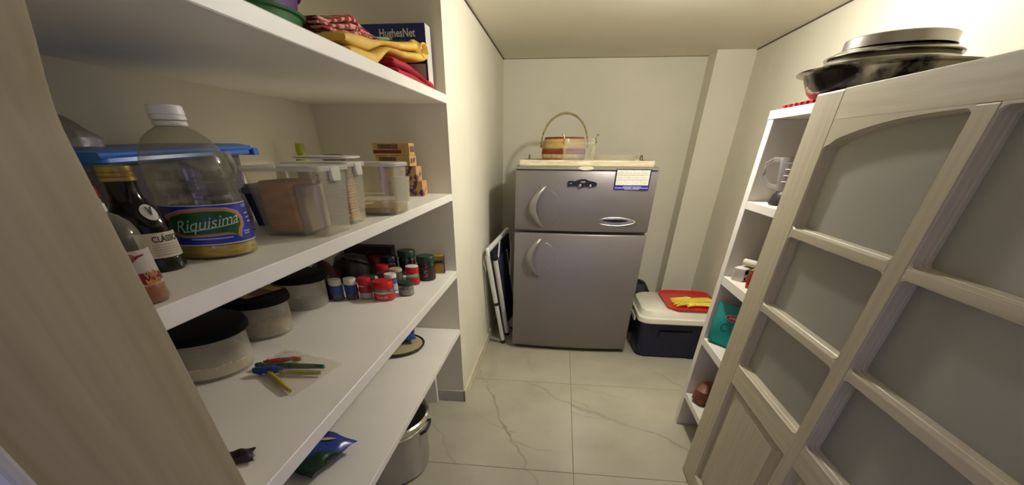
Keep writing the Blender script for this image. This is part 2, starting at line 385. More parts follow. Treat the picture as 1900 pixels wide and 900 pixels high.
# ------------------------------------------------------------------ open glazed door on the right
def build_door():
    d = thing('door_1', 'open cream wooden door with arched frosted panes on the right', 'door', (0, 0, 0), kind='structure')
    xa, xb = .850, .900
    y0, y1 = .425, 1.98
    st = .18
    ym0, ym1 = 1.17, 1.235
    B = lambda ya, yb, za, zb, name, mat, bev=.0012: MB().box(xa, xb, ya, yb, za, zb, bev=bev, seg=2).build(name, mat, d)
    B(y1 - st, y1, .006, 1.655, 'stile', M_doorz, .005); B(y0, y0 + st, .006, 1.655, 'stile', M_doorz, .005)
    MB().box(xa - .0007, xb + .0007, ym0, ym1, .1, 1.58, bev=.003).build('mullion', M_doorz, d)
    B(y0 + st, y1 - st, 1.58, 1.655, 'top_rail', M_doory)
    B(y0 + st, y1 - st, .66, .743, 'lock_rail', M_doory)
    B(y0 + st, y1 - st, .006, .10, 'bottom_rail', M_doory)
    cols = [(ym1, y1 - st), (y0 + st, ym0)]
    for (ya, yb) in cols:
        for za, zb in ((1.253, 1.277), (.986, 1.010)):
            B(ya, yb, za, zb, 'muntin', M_doory, .002)
    archz = lambda y: 1.575 - .058 * min(1., abs((y - 1.2) / .6)) ** 2.6
    def outline(ya, yb, za, zbf, ry, rz, n=7):
        pts = []
        # start bottom-left, anticlockwise in (y,z)
        def corner(cy, cz, a0):
            return [(cy + ry * cos(a0 + pi / 2 * i / n), cz + rz * sin(a0 + pi / 2 * i / n)) for i in range(n + 1)]
        pts += corner(ya + ry, za + rz, pi); pts += corner(yb - ry, za + rz, 1.5 * pi)
        pts += corner(yb - ry, zbf(yb) - rz, 0)
        m = 14
        pts += [(yb - ry - (yb - ya - 2 * ry) * k / m, zbf(yb - ry - (yb - ya - 2 * ry) * k / m)) for k in range(1, m)]
        pts += corner(ya + ry, zbf(ya) - rz, pi / 2)
        return pts
    rows = [(1.277, archz, 1.58), (1.010, lambda y: 1.253, 1.253), (.743, lambda y: .986, .986)]
    for (ya, yb) in cols:
        for za, zf, ztop in rows:
            inn = outline(ya, yb, za, zf, .026, .013)
            cy, cz = (ya + yb) / 2, (za + ztop) / 2
            def snap(p):       # the rectangle the rounded outline is cut from
                y, z = p
                Y = ya if y < ya + .0265 else (yb if y > yb - .0265 else y)
                Z = za if z < za + .0135 and z < cz else z
                if z > cz: Z = ztop + .004
                return (Y, Z)
            def ins(p, iy, iz):
                y, z = p
                return (cy + (y - cy) * (1 - 2 * iy / (yb - ya)), cz + (z - cz) * (1 - 2 * iz / (ztop - za)))
            out = [snap(p) for p in inn]
            prof = [(out, 0., 0., .0004), (inn, .0, .0, .0003), (inn, .004, .0016, .004), (inn, .004, .0016, .017), (inn, .009, .0036, .020), (inn, .009, .0036, .027), (inn, .013, .005, .030), (inn, .013, .005, .040)]
            rings = []
            for base, iy, iz, dx in prof:
                rings.append([Vector((xa + dx, *ins(p, iy, iz))) for p in base])
            MB().loops(rings, True, False, False).build('glazing_bead', M_moul, d, smooth=True, angle=30)
            gl = [Vector((xa + .039, *ins(p, .010, .004))) for p in inn]
            MB().prism(gl, (.005, 0, 0)).build('glass_pane', M_pane, d, smooth=False)
        # raised wooden panel below the lock rail
        za, zb = .10, .66
        cy, cz, hy, hz = (ya + yb) / 2, (za + zb) / 2, (yb - ya) / 2, (zb - za) / 2
        def rect(i, x, k=.45): return [Vector((x, cy + sy * (hy - i), cz + sz * (hz - i * k))) for sy, sz in ((-1, -1), (1, -1), (1, 1), (-1, 1))]
        MB().loops([rect(0, xb - .01), rect(0, xa + .003), rect(.012, xa + .008), rect(.016, xa + .020), rect(.03, xa + .022), rect(.085, xa + .010), rect(.088, xa + .008)]).build('panel', M_doorz, d, smooth=False)
    return d
build_door()

# ------------------------------------------------------------------ pantry shelves on the left
sh = thing('pantry_shelving', 'four long white built-in shelves along the left side', 'shelves', (0, 0, 0))
for z0, z1 in ((1.680, 1.713), (1.272, 1.305), (.869, .908), (.513, .545)):
    MB().box(NX, X0, YJ + .005, YP, z0, z1, bev=.002, seg=1).build('shelf', M_shelf, sh, smooth=False)
MB().box(NX, -.79, 2.565, 2.60, 0, .513, bev=.001, seg=1).build('support_board', M_shelf, sh, smooth=False)

# ------------------------------------------------------------------ white shelf unit behind the door
un = thing('shelf_unit', 'narrow tall white open shelf unit behind the open door', 'shelf unit', (0, 0, 0))
UX0, UX1, UY0, UY1 = .925, XR - .002, .95, 2.56
MB().box(UX0, UX1, UY1 - .062, UY1, 0, 1.613, bev=.002, seg=1).build('side_panel', M_unit, un, smooth=False)
MB().box(UX0, UX1, UY0, UY0 + .05, 0, 1.613, bev=.002, seg=1).build('side_panel', M_unit, un, smooth=False)
MB().box(UX0 - .002, UX1, UY0, UY1, 1.613, 1.645, bev=.002, seg=1).build('top_board', M_unit, un, smooth=False)
MB().box(UX1 - .012, UX1, UY0 + .05, UY1 - .062, .2, 1.613).build('back_board', M_unit, un, smooth=False)
for z0, z1 in ((1.271, 1.303), (.915, .957), (.570, .610), (.205, .240)):
    MB().box(UX0 + .001, UX1 - .012, UY0 + .05, UY1 - .062, z0, z1, bev=.001, seg=1).build('shelf', M_unit, un, smooth=False)
#PART2
# ------------------------------------------------------------------ fridge
M_fr = surf('fridge_silver', '#7f7876', .36, .55, var=.03, scale=2)
M_frside = surf('fridge_side', '#8d8880', .5, .3, var=.03)
M_hand = surf('fridge_handle_grey', '#857f78', .38, .45, var=.03)
fr = thing('refrigerator', 'silver two-door refrigerator against the back wall', 'refrigerator', (.178, 3.70, 0))
W = .522
MB().box(-W, W, .07, 1.16, .03, 1.385, bev=.008).build('cabinet', M_frside, fr)
def fdoor(z0, z1, name):
    mb = MB(); n = 18
    bow = lambda x: -.028 * (1 - (x / W) ** 2)
    ring = lambda z, i: [Vector((x * (1 - i / W), bow(x) + i * .8, z)) for x in [-W + 2 * W * k / n for k in range(n + 1)]] + [Vector((W - i, .062, z)), Vector((-W + i, .062, z))]
    mb.loops([ring(z0, .010), ring(z0 + .004, .003), ring(z0 + .009, 0), ring(z1 - .009, 0), ring(z1 - .004, .003), ring(z1, .010)])
    return mb.build(name, M_fr, fr, angle=50)
fd1 = fdoor(.988, 1.383, 'freezer_door'); fd2 = fdoor(.034, .972, 'fridge_door')
mb = MB(); n = 18
ring = lambda z, o: [Vector((x, -.030 * (1 - (x / W) ** 2) - o, z)) for x in [-W - .002 + 2 * (W + .002) * k / n for k in range(n + 1)]] + [Vector((W + .002, 1.16, z)), Vector((-W - .002, 1.16, z))]
mb.loops([ring(1.385, 0), ring(1.387, .004), ring(1.400, .004), ring(1.404, -.004)]).build('top_cover', surf('fridge_top_trim', '#8b8676', .45, .2), fr)
MB().box(-W + .03, W - .03, .06, 1.1, .004, .034).build('plinth', M_black, fr)
# handles: flat upright bows standing off the doors
def bow_handle(z0, z1, x, out, name, root):
    mb = MB(); n = 14; rings = []
    for k in range(n + 1):
        t = k / n; a = pi * t; z = z0 + (z1 - z0) * t
        xx = x - .078 * sin(a) + .03; yy = -.018 - out * (sin(a) ** .6)
        w = .021 + .006 * sin(a); th = .006
        tz = .0
        rings.append([Vector((xx - w, yy + .006, z)), Vector((xx - w * .4, yy - th, z)), Vector((xx + w * .5, yy - th, z)), Vector((xx + w, yy + .002, z)), Vector((xx + w * .8, yy + th + .004, z)), Vector((xx - w * .8, yy + th + .004, z))])
    mb.loops(rings).build(name, M_hand, root, angle=45)
bow_handle(1.012, 1.283, -.335, .045, 'handle', fr); bow_handle(.648, .932, -.345, .045, 'handle', fr)
for zc in (1.145, .79):
    MB().tube([(-.335 + .13 * cos(a) + .03, -.0225 - .002, zc + .12 * sin(a)) for a in [-1.25 + 2.5 * k / 16 for k in range(17)]], .0016, 6).build('recess_edge', M_fr, fr)
# badge on the top trim, lens-shaped emblem low on the freezer door
mp = planemap((-.005, -.034, 1.394), (1, 0, 0), (0, 0, 1))
MB().lathe([(1, 0), (1, .004), (.85, .007), (0.01, .007)], 28, mat=Matrix.Translation((-.006, -.031, 1.395)) @ Matrix.Rotation(pi / 2, 4, 'X') @ Matrix.Diagonal((.056, .013, 1, 1))).build('badge', surf('badge_cream', '#d9d0ae', .4), fr)
mb = MB()
def lens(a, h, t0=-1): return [(a * cos(t), h * sin(t) * abs(sin(t)) ** .35) for t in [2 * pi * k / 40 for k in range(40)]]
ex, ez, ey = .262, 1.062, -.0225
mb.tube([(ex + u, ey, ez + v) for u, v in lens(.150, .027)], .0035, 8, closed=True)
em = mb.build('emblem_rim', M_chrome, fr)
MB().loops([[Vector((ex + u, ey - o, ez + v)) for u, v in lens(.15 * s, .027 * s)] for s, o in ((.96, -.004), (.96, .0012), (.8, .002))]).build('emblem_plate', surf('emblem_grey', '#8f8b8d', .35, .6), fr)
MB().loops([[Vector((ex + u, ey - o, ez + .007 + v)) for u, v in lens(.095 * s, .011 * s)] for s, o in ((1, -.002), (1, .0035), (.9, .0042))]).build('emblem_window', surf('emblem_dark', '#1c0f1c', .2), fr)

# things stuck to and standing on the fridge
mg = thing('fridge_magnet', 'black old-fashioned car magnet on the freezer door', 'magnet', (.158, 3.667, 1.304))
mb = MB()
silh = [(-.105, -.016), (-.108, .012), (-.085, .017), (-.07, .013), (-.055, .016), (-.04, .018), (-.02, .026), (.02, .027), (.045, .017), (.085, .012), (.106, .002), (.104, -.012), (.07, -.02), (.02, -.014), (-.01, -.026), (-.03, -.016), (-.06, -.013)]
mb.prism([(u, .0025, v) for u, v in silh], (0, -.010, 0)); mb.build('car_body', surf('magnet_black', '#141014', .3), mg)
for u, r in ((-.018, .011), (.058, .009)):
    MB().lathe([(r, 0), (r, .004), (r * .4, .006), (0, .006)], 16, mat=Matrix.Translation((u, -.0075, -.014)) @ Matrix.Rotation(pi / 2, 4, 'X')).build('wheel', surf('magnet_grey', '#8c868c', .3, .5), mg)
for u0, u1, v0, v1 in ((-.095, -.078, -.004, .004), (-.068, -.05, .013, .02), (-.015, .02, .004, .014)):
    MB().box(u0, u1, -.0095, -.0072, v0, v1, bev=.001).build('chrome_fitting', surf('magnet_grey', '#8c868c'), mg)

ca = thing('calendar', 'small white calendar sheet with blue foot on the freezer door', 'calendar', (.517, 3.676, 1.331), rad(2.2))
MB().box(-.128, .128, -.001, .0035, -.062, .062, bev=.0012).build('frame', surf('calendar_edge', '#1d1a2c', .5), ca)
MB().box(-.118, .118, -.0022, -.0008, -.034, .056).build('page', surf('calendar_paper', '#e6e0d2', .6), ca, smooth=False)
MB().box(-.126, .126, -.0022, -.0008, -.061, -.036).build('blue_foot', surf('calendar_blue', '#23207a', .5), ca, smooth=False)
mb = MB()
for k in range(1, 4): mb.box(-.118 + .059 * k - .001, -.118 + .059 * k + .001, -.0028, -.002, -.034, .056)
for k in range(1, 3): mb.box(-.118, .118, -.0028, -.002, -.034 + .03 * k - .0012, -.034 + .03 * k + .0012)
mb.build('month_rules', surf('calendar_rule', '#97908a', .6), ca, smooth=False)
mb = MB()
for i in range(4):
    for j in range(3):
        for r in range(3): mb.box(-.112 + .059 * i, -.069 + .059 * i, -.0027, -.0021, -.029 + .03 * j + .0065 * r, -.0268 + .03 * j + .0065 * r)
mb.build('date_rows', surf('calendar_print', '#b9b1a4', .6), ca, smooth=False)
mb = MB()
for (a, b, z) in ((-.06, .07, -.043), (-.118, .0, -.051), (.01, .12, -.051), (-.05, .06, -.058)): mb.box(a, b, -.0027, -.0021, z - .0018, z + .0018)
mb.build('footer_print', surf('calendar_foot_print', '#b9b6dd', .6), ca, smooth=False)

tr = thing('tray', 'whitewashed flat wooden tray on top of the refrigerator', 'tray', (.170, 4.05, 1.4045))
mb = MB(); mb.box(-.49, .49, -.33, .33, 0, .006, bev=.002)
mb.build('base', surf('tray_wash', '#ded3b6', .6, second='#c9bb98', scale=9, stretch=(1, 8, 8)), tr)
Mt = surf('tray_rim_wash', '#e3d9bd', .6, second='#c5b692', scale=7, stretch=(1.5, 8, 8), ramp=(.3, .6))
for nm, a in (('rim', (-.49, .49, -.33, -.318, 0, .036)), ('rim', (-.49, .49, .318, .33, 0, .036)), ('rim', (-.49, -.478, -.318, .318, 0, .036)), ('rim', (.478, .49, -.318, .318, 0, .036))):
    MB().box(*a, bev=.0025).build(nm, Mt, tr)
for sx in (-1, 1):
    MB().tube([(sx * .44, y, .036 + h) for y, h in ((-.06, 0), (-.05, .022), (0, .028), (.05, .022), (.06, 0))], .005, 8).build('handle', surf('tray_metal', '#7d745c', .4, .7), tr)

bk = thing('basket', 'small round woven basket with a tall cane hoop handle', 'basket', (.000, 4.205, 1.4108))
BS = 1.24
Mb1 = surf('cane_tan', '#b99a5c', .7, var=.2, scale=30, stretch=(1, 1, 5)); Mb2 = surf('cane_red', '#8e2f1c', .7, var=.2, scale=30); Mb3 = surf('cane_dark', '#6d5a2c', .7, var=.2, scale=30)
MB().lathe([(r * BS, z) for r, z in [(.09, 0), (.13, .012), (.142, .04), (.140, .042), (.126, .016), (.09, .006)]], 28).build('woven_base', Mb1, bk)
zz = [.040, .062, .086, .098, .128, .158, .170]
rr_ = [r * BS for r in (.142, .143, .142, .141, .138, .128, .124)]
mm = [surf('cane_pale', '#bfae8a', .7, var=.2, scale=30), Mb2, Mb3, Mb1, Mb1, Mb2]
for k in range(6):
    mb = MB(); mb.lathe([(rr_[k], zz[k]), (rr_[k] + .003, (zz[k] + zz[k + 1]) / 2), (rr_[k + 1], zz[k + 1]), (rr_[k + 1] - .006, zz[k + 1]), (rr_[k] - .006, zz[k])], 28, cap0=False, cap1=False)
    mb.build('woven_band', mm[k], bk)
MB().tube([(.152 * BS * -cos(a), 0, .10 + .218 * sin(a) ** .9) if 0 < a < pi else (.152 * BS * -cos(a), 0, .10) for a in [pi * k / 24 for k in range(25)]], .0075, 8).build('handle', surf('cane_handle', '#8f8055', .6, var=.15, scale=40), bk)

M_glass = clear('clear_glass', '#fdfcf6', .045, .12, .42, '#efe9d6', sheen=.03)
gp = thing('glass_jar', 'square clear glass holder with two wire clips in front of the basket', 'jar', (.112, 3.865, 1.4108))
mb = MB(); mb.rr([(0, 0, 0, .108, .10, .03), (.004, 0, 0, .116, .105, .03), (.125, 0, 0, .118, .106, .03), (.135, 0, 0, .108, .098, .03), (.158, 0, 0, .112, .10, .03), (.158, 0, 0, .106, .095, .03), (.135, 0, 0, .102, .092, .03), (.125, 0, 0, .112, .10, .03), (.012, 0, 0, .110, .10, .03)])
mb.build('body', M_glass, gp)
for sx in (-1, 1):
    MB().tube([(sx * .108, -.06, .120), (sx * .122, -.07, .135), (sx * .112, -.075, .155), (sx * .122, -.075, .178), (sx * .132, -.07, .176)], .004, 8).build('wire_clip', surf('wire_grey', '#8a887a', .3, .8), gp)
gd = thing('glass_dish', 'low clear glass oval dish beside the basket on the fridge tray', 'dish', (.405, 4.12, 1.4108))
MB().lathe([(.10, 0), (.15, .004), (.175, .03), (.19, .06), (.186, .061), (.17, .032), (.146, .009), (.0, .007)], 36, squash=(1, .8)).build('dish', M_glass, gd)
MB().tube([(.18 + .03 * cos(a), .03 * sin(a), .045) for a in [2 * pi * k / 16 for k in range(16)]], .005, 6, closed=True).build('lug', M_glass, gd)

# ------------------------------------------------------------------ folding chair leaning beside the fridge
fc = thing('folding_chair', 'folded white tube chair with navy seat between wall and fridge', 'folding chair', (0, 0, 0))
M_tube = surf('white_tube', '#d9d6d6', .35, .1, var=.03); M_navy = surf('navy_fabric', '#171b38', .8, var=.1)
A0, A1 = Vector((-.445, 3.80, .018)), Vector((-.555, 3.56, .845)); At = Vector((-.44, 4.02, .945))
B0, B1 = Vector((-.418, 3.93, .05)), Vector((-.495, 3.62, .79))
off = Vector((.05, .40, .0))
MB().tube([A0, A0.lerp(A1, .46)], .019, 12).build('leg', M_tube, fc); MB().tube([A0.lerp(A1, .48), A1.lerp(A0, .03), A1 + (At - A1) * .06, At], [.021, .021, .021, .017], 12).build('back_frame', M_tube, fc)
MB().tube([A0.lerp(A1, .455), A0.lerp(A1, .485)], .023, 12).build('joint', M_black, fc)
MB().tube([B0, B1], .021, 12).build('leg', M_tube, fc)
MB().tube([A0 + (A0 - A1).normalized() * .012, A0.lerp(A1, .022)], .024, 12).build('foot_cap', M_black, fc); MB().tube([B0 + (B0 - B1).normalized() * .008, B0.lerp(B1, .024)], .025, 12).build('foot_cap', M_black, fc)
MB().tube([B1.lerp(B0, .01), B1 + (B1 - B0).normalized() * .014], .026, 12).build('end_cap', M_black, fc)
MB().tube([A1.lerp(A0, .04), B1.lerp(B0, .04)], .008, 8).build('cross_link', M_black, fc)
MB().tube([A0 + off, A0.lerp(A1, .9) + off], .017, 10).build('leg', M_tube, fc); MB().tube([B0 + off * .9, B1 + off * .9], .017, 10).build('leg', M_tube, fc)
MB().tube([A0 + off + (A0 - A1).normalized() * .01, A0.lerp(A1, .02) + off], .02, 10).build('foot_cap', M_black, fc)
mb = MB(); P = [B0.lerp(B1, .16) + Vector((.01, .03, 0)), B0.lerp(B1, .16) + off * .85, B1 + off * .85, B1 + Vector((.01, .03, 0))]
mb.prism(P, (.014, -.002, 0)).build('seat', M_navy, fc, smooth=False)
P2 = [A1.lerp(At, .1) + Vector((.012, .02, -.02)), At + Vector((.0, .02, -.03)), At + Vector((.012, .12, -.28)), A1.lerp(A0, .2) + Vector((.03, .24, .02))]
MB().prism(P2, (.012, 0, 0)).build('backrest', M_navy, fc, smooth=False)
MB().tube([A1.lerp(At, .55) + Vector((.01, .0, -.01)), B1.lerp(B0, .02) + Vector((.02, .03, .0))], .007, 8).build('brace', M_tube, fc)
MB().tube([A1.lerp(A0, .3) + Vector((.12, .3, 0)), At + Vector((.03, .05, -.1))], .006, 8).build('brace', M_tube, fc)

# ------------------------------------------------------------------ cooler, red tray, gloves
co = thing('cooler', 'navy cool box with a thick white lid beside the refrigerator', 'cooler', (1.09, 3.86, 0))
M_cool = surf('cooler_navy', '#0d1030', .4, var=.12); M_lid = surf('cooler_lid', '#ddd8c6', .4, var=.03)
MB().rr([(0.0, 0, 0, .275, .20, .09), (.012, 0, 0, .29, .215, .09), (.335, 0, 0, .325, .285, .10)], 6).build('body', M_cool, co)
MB().rr([(.330, 0, -.01, .330, .30, .11), (.342, 0, -.01, .338, .318, .11), (.375, 0, -.01, .338, .318, .11), (.385, 0, -.005, .325, .300, .11), (.43, 0, 0, .315, .29, .10), (.44, 0, 0, .300, .275, .09)], 6).build('lid', M_lid, co)
MB().rr([(.20, 0, -.262, .14, .012, .01), (.26, 0, -.275, .14, .012, .01)], 3).build('grip', M_cool, co)
MB().box(-.345, -.325, -.10, .10, .29, .33, bev=.006).build('handle', M_lid, co); 
MB().box(-.16, .04, -.265, -.235, .4385, .4425, bev=.0015).build('lid_rib', M_lid, co)
MB().box(.17, .23, -.225, -.18, -.0, .03, bev=.006).build('foot', M_cool, co)

rt = thing('serving_tray', 'shallow red plastic tray lying on the white cooler lid', 'tray', (1.200, 3.855, .4405))
M_red = surf('red_plastic', '#c4140f', .35, var=.05)
MB().rr([(0, 0, 0, .205, .285, .09), (.004, 0, 0, .213, .293, .09), (.020, 0, 0, .222, .302, .10), (.020, 0, 0, .214, .294, .09), (.007, 0, 0, .203, .283, .085)], 6).build('tray', M_red, rt)
gv = thing('rubber_glove', 'pair of yellow rubber gloves folded together on the red tray', 'glove', (1.185, 3.72, .4495), rad(4))
M_glove = surf('yellow_rubber', '#e3cd4a', .45, var=.10, scale=9, bump=.2, bscale=26)
def glove(dy, dz, flip, lean):
    mb = MB()
    # palm and cuff as one soft sleeve, fingers as tapered chains rooted in the palm
    n = 16
    secs = [(-.03, .0, .044, .012), (.02, .0, .05, .016), (.07, .0, .044, .015), (.12, .0, .05, .013), (.17, .0, .058, .011), (.20, .0, .062, .008)]
    mb.loops([[Vector((x, y + wy * cos(2 * pi * k / n), .014 + wz * sin(2 * pi * k / n) + .003 * sin(5 * x * 20 + k))) for k in range(n)] for x, y, wy, wz in secs])
    for i, (y, ln, bend) in enumerate(((.034, .085, .018), (.012, .10, .006), (-.012, .095, -.008), (-.034, .075, -.02))):
        pts = [(-.02, y, .014), (-.05, y * 1.1 + bend * .3, .018), (-.05 - ln * .5, y * 1.2 + bend, .016), (-.05 - ln, y * 1.25 + bend * 2.2, .009)]
        mb.tube(pts, [.0125, .012, .0105, .006], 8)
    mb.tube([(.03, flip * .038, .015), (0, flip * .066, .017), (-.035, flip * .082, .012)], [.013, .012, .007], 8)
    mm = Matrix.Translation((0, dy, dz)) @ Matrix.Rotation(lean, 4, 'Z')
    for v in mb.bm.verts: v.co = mm @ v.co
    return mb.build('glove', M_glove, gv)
glove(.0, .0, -1, rad(-10)); glove(.05, .012, 1, rad(9))

bb = thing('backpack', 'dark bag poking up behind the cooler beside the fridge', 'bag', (.86, 4.40, 0))
mb = MB(); mb.rr([(0, 0, 0, .10, .12, .05), (.2, 0, 0, .11, .13, .06), (.40, .0, 0, .10, .12, .06), (.462, -.015, 0, .06, .09, .05), (.475, -.02, 0, .03, .05, .03)], 5)
for v in mb.bm.verts: v.co += Vector((mnoise.noise(v.co * 14), mnoise.noise(v.co * 14 + Vector((5, 0, 0))), mnoise.noise(v.co * 14 + Vector((0, 9, 0))))) * .012
mb.build('sack', surf('bag_dark', '#1e1a22', .6, var=.4, scale=20), bb)
MB().tube([(-.04, -.03, .455), (-.05, -.06, .49), (-.02, -.09, .495), (.02, -.08, .465)], .008, 6).build('strap', M_black, bb)
#PART3
# ------------------------------------------------------------------ stock pot under the shelves
po = thing('stock_pot', 'dented aluminium stock pot on the floor under the lowest shelf', 'pot', (-.925, 1.815, 0))
M_alu = surf('pot_aluminium', '#a49d92', .42, .45, second='#bab3a7', scale=3, ramp=(.3, .7), bump=.15, bscale=25)
mb = MB(); mb.lathe([(.0, .0), (.235, .0), (.262, .014), (.272, .05), (.276, .33), (.270, .33), (.266, .05), (.0, .012)], 56, cap0=False, cap1=False).build('body', M_alu, po)
MB().lathe([(.270, .318), (.292, .322), (.300, .335), (.298, .352), (.288, .358), (.278, .352), (.270, .338)], 56, cap0=False, cap1=False).build('rim', M_chrome, po)
MB().lathe([(.274, .296), (.284, .300), (.287, .308), (.282, .314), (.274, .316)], 56, cap0=False, cap1=False).build('rim_bead', M_chrome, po)
for a in (rad(2), rad(182)):
    MB().tube([(.275 * cos(a + t), .275 * sin(a + t), .27) if abs(t) > .2 else (.298 * cos(a + t), .298 * sin(a + t), .285) for t in (-.26, -.2, -.12, 0, .12, .2, .26)], .008, 8).build('handle', surf('pot_handle', '#3c3833', .5, .5), po)

# ------------------------------------------------------------------ lowest shelf
Z4 = .545
pl = thing('platter', 'dark-rimmed round dish on the lowest shelf near the wall', 'dish', (-.93, 2.27, Z4))
MB().lathe([(.0, .0), (.15, .0), (.178, .012), (.182, .022), (.176, .023), (.165, .015), (.0, .010)], 40, cap0=False, cap1=False).build('rim', surf('dish_brown', '#2d2018', .35), pl)
MB().lathe([(.0, .0105), (.158, .0125), (.168, .0185), (.0, .0160)], 40, cap0=False, cap1=False).build('dish_face', surf('dish_cream', '#b9ab84', .4), pl)
def pouch(name, label, cat, loc, rz, w, h, t, mat, group=None, seed=0, amp=.006, crimp=True):
    """flat sachet: lies on its back, w along x, h along y, t thick"""
    o = thing(name, label, cat, loc, rz, group)
    def base(u, v, s):
        e = (max(0, sin(pi * u)) ** .55) * (max(0, sin(pi * v)) ** .45)
        nz = mnoise.noise(Vector((u * 3 + seed, v * 3, s * 2))) * amp * e * 2
        pin = 1 - .10 * sin(pi * v) * (1 if crimp else 0)
        return Vector(((u - .5) * w * pin + mnoise.noise(Vector((v * 4, seed, s))) * amp * .6, (v - .5) * h + mnoise.noise(Vector((u * 4, seed + 7, s))) * amp * .6, t * .5 + s * t * .5 * e + nz * (1 if s > 0 else .2)))
    mb = MB(); mb.pillow(lambda u, v: base(u, v, 1), lambda u, v: base(u, v, -1), 16, 16)
    zmin = min(v.co.z for v in mb.bm.verts)
    for v in mb.bm.verts: v.co.z -= zmin
    mb.build('pouch', mat, o, angle=80)
    return o
M_blue = surf('foil_blue', '#1f3f86', .3, var=.25, scale=14, bump=.3, bscale=25)
bp = pouch('snack_packet', 'crumpled blue packet lying on the dark-rimmed round dish', 'packet', (-.90, 2.36, Z4 + .0235), rad(20), .15, .20, .05, M_blue, seed=3, amp=.012)
def foil_split():
    m, nt, out = new_mat('foil_blue_green'); L = nt.links
    p = N(nt, 'ShaderNodeBsdfPrincipled'); p.inputs['Roughness'].default_value = .22
    tc = N(nt, 'ShaderNodeTexCoord'); sx = N(nt, 'ShaderNodeSeparateXYZ'); L.new(tc.outputs['Object'], sx.inputs[0])
    nz = N(nt, 'ShaderNodeTexNoise'); nz.inputs['Scale'].default_value = 12; L.new(tc.outputs['Object'], nz.inputs[0])
    a = N(nt, 'ShaderNodeMath', operation='MULTIPLY_ADD'); L.new(nz.outputs[0], a.inputs[0]); a.inputs[1].default_value = .10; L.new(sx.outputs['X'], a.inputs[2])
    a2 = N(nt, 'ShaderNodeMath', operation='MULTIPLY_ADD'); L.new(sx.outputs['Y'], a2.inputs[0]); a2.inputs[1].default_value = -.55; L.new(a.outputs[0], a2.inputs[2])
    cr = N(nt, 'ShaderNodeValToRGB'); mr = N(nt, 'ShaderNodeMapRange'); mr.inputs[1].default_value = -.08; mr.inputs[2].default_value = .30; L.new(a2.outputs[0], mr.inputs[0]); L.new(mr.outputs[0], cr.inputs[0])
    e = cr.color_ramp.elements; e[0].position = .0; e[0].color = (*lin('#1a2f74'), 1); e[1].position = .56; e[1].color = (*lin('#0f3a22'), 1)
    k = cr.color_ramp.elements.new(.50); k.color = (*lin('#233f8c'), 1); k = cr.color_ramp.elements.new(.8); k.color = (*lin('#1c2a16'), 1)
    L.new(cr.outputs[0], p.inputs['Base Color'])
    n2 = N(nt, 'ShaderNodeTexNoise'); n2.inputs['Scale'].default_value = 22; L.new(tc.outputs['Object'], n2.inputs[0])
    bp = N(nt, 'ShaderNodeBump'); bp.inputs['Strength'].default_value = .35; bp.inputs['Distance'].default_value = .003
    L.new(n2.outputs[0], bp.inputs['Height']); L.new(bp.outputs[0], p.inputs['Normal']); L.new(p.outputs[0], out.inputs[0])
    return m
M_bg = foil_split()
sb = pouch('snack_bag', 'shiny blue and green snack bag flopped on the lowest shelf', 'bag', (-.862, 1.135, Z4 + .0005), rad(-16), .225, .25, .080, M_bg, seed=11, amp=.016)
MB().tube([(-.070 + .009 * k, .000 + .008 * k + (.014 if k % 2 else -.010), .0835) for k in range(8)], .0045, 6, flat=.5).build('red_print', surf('print_red', '#9c2c3a', .4), sb)
MB().sheet(lambda u, v: Vector((.005 + .06 * u, .020 + .05 * u + (v - .5) * .020 * sin(pi * u), .0875 - .012 * u)), 12, 2).build('pale_flash', surf('print_peach', '#d9b08a', .4), sb)

# ------------------------------------------------------------------ third shelf: tubs, jars, bag of sticks
Z3 = .908
M_tub = clear('tub_plastic', '#faf8f2', .12, .3, .24, '#f4eee0')
M_navyLid = surf('lid_navy', '#07070f', .6, var=.2, spec=.15)
def tub(x, y, r, h, label, fillh, fillmat, lift=.0, group='round tubs with dark lids'):
    o = thing('storage_tub', label, 'tub', (x, y, Z3 + .0005), 0, group)
    MB().lathe([(.0, .0), (r * .90, .0), (r * .93, .006), (r * .985, h), (r * .965, h), (r * .91, .010), (.0, .006)], 44, cap0=False, cap1=False).build('body', M_tub, o)
    MB().lathe([(.0, h + .014), (r * .96, h + .014), (r * 1.05, h + .010), (r * 1.09, h - .004), (r * 1.08, h - .012), (r * 1.02, h - .012), (r * 1.02, h), (.0, h + .002)], 44, cap0=False, cap1=False).build('lid', M_navyLid, o)
    if fillh:
        f = thing  # the grain inside is loose stuff of its own
        g = MB(); g.lathe([(.0, .0065), (r * .90, .0105), (r * (.91 + .05 * fillh / h), fillh), (r * .6, fillh + .006), (.0, fillh + .002)], 36, cap0=False, cap1=False)
        for v in g.bm.verts:
            if v.co.z > .02: v.co.z += mnoise.noise(v.co * 20) * .010
        go = g.build('dry_goods', fillmat[0], None); go.location = (x, y, Z3 + .0005)
        tag(go, fillmat[1], 'food', kind='stuff')
    return o
t1 = tub(-1.140, 1.150, .148, .138, 'large round clear tub with navy lid nearest the door lining', .045, (surf('flour_white', '#e0d9c8', .9), 'white flour settled in the bottom of the nearest tub'))
t2 = tub(-1.165, 1.495, .128, .134, 'round tub of brown grain with a maroon and yellow card on its lid', .070, (surf('grain_brown', '#a58a4c', .9, second='#806733', scale=60), 'brown grain filling half of the middle tub'))
t3 = tub(-1.175, 1.855, .118, .128, 'round clear tub with navy lid farthest along the row of tubs', 0, None)
cdp = thing('card', 'maroon and yellow printed card lying on the middle tub lid', 'card', (-1.135, 1.50, Z3 + .150), rad(72))
MB().box(-.085, .085, -.045, .045, 0, .003, bev=.001).build('card', surf('card_maroon', '#541520', .5), cdp, smooth=False)
MB().box(.04, .083, -.043, .043, .003, .0036).build('yellow_panel', surf('card_yellow', '#9a8628', .5), cdp, smooth=False)
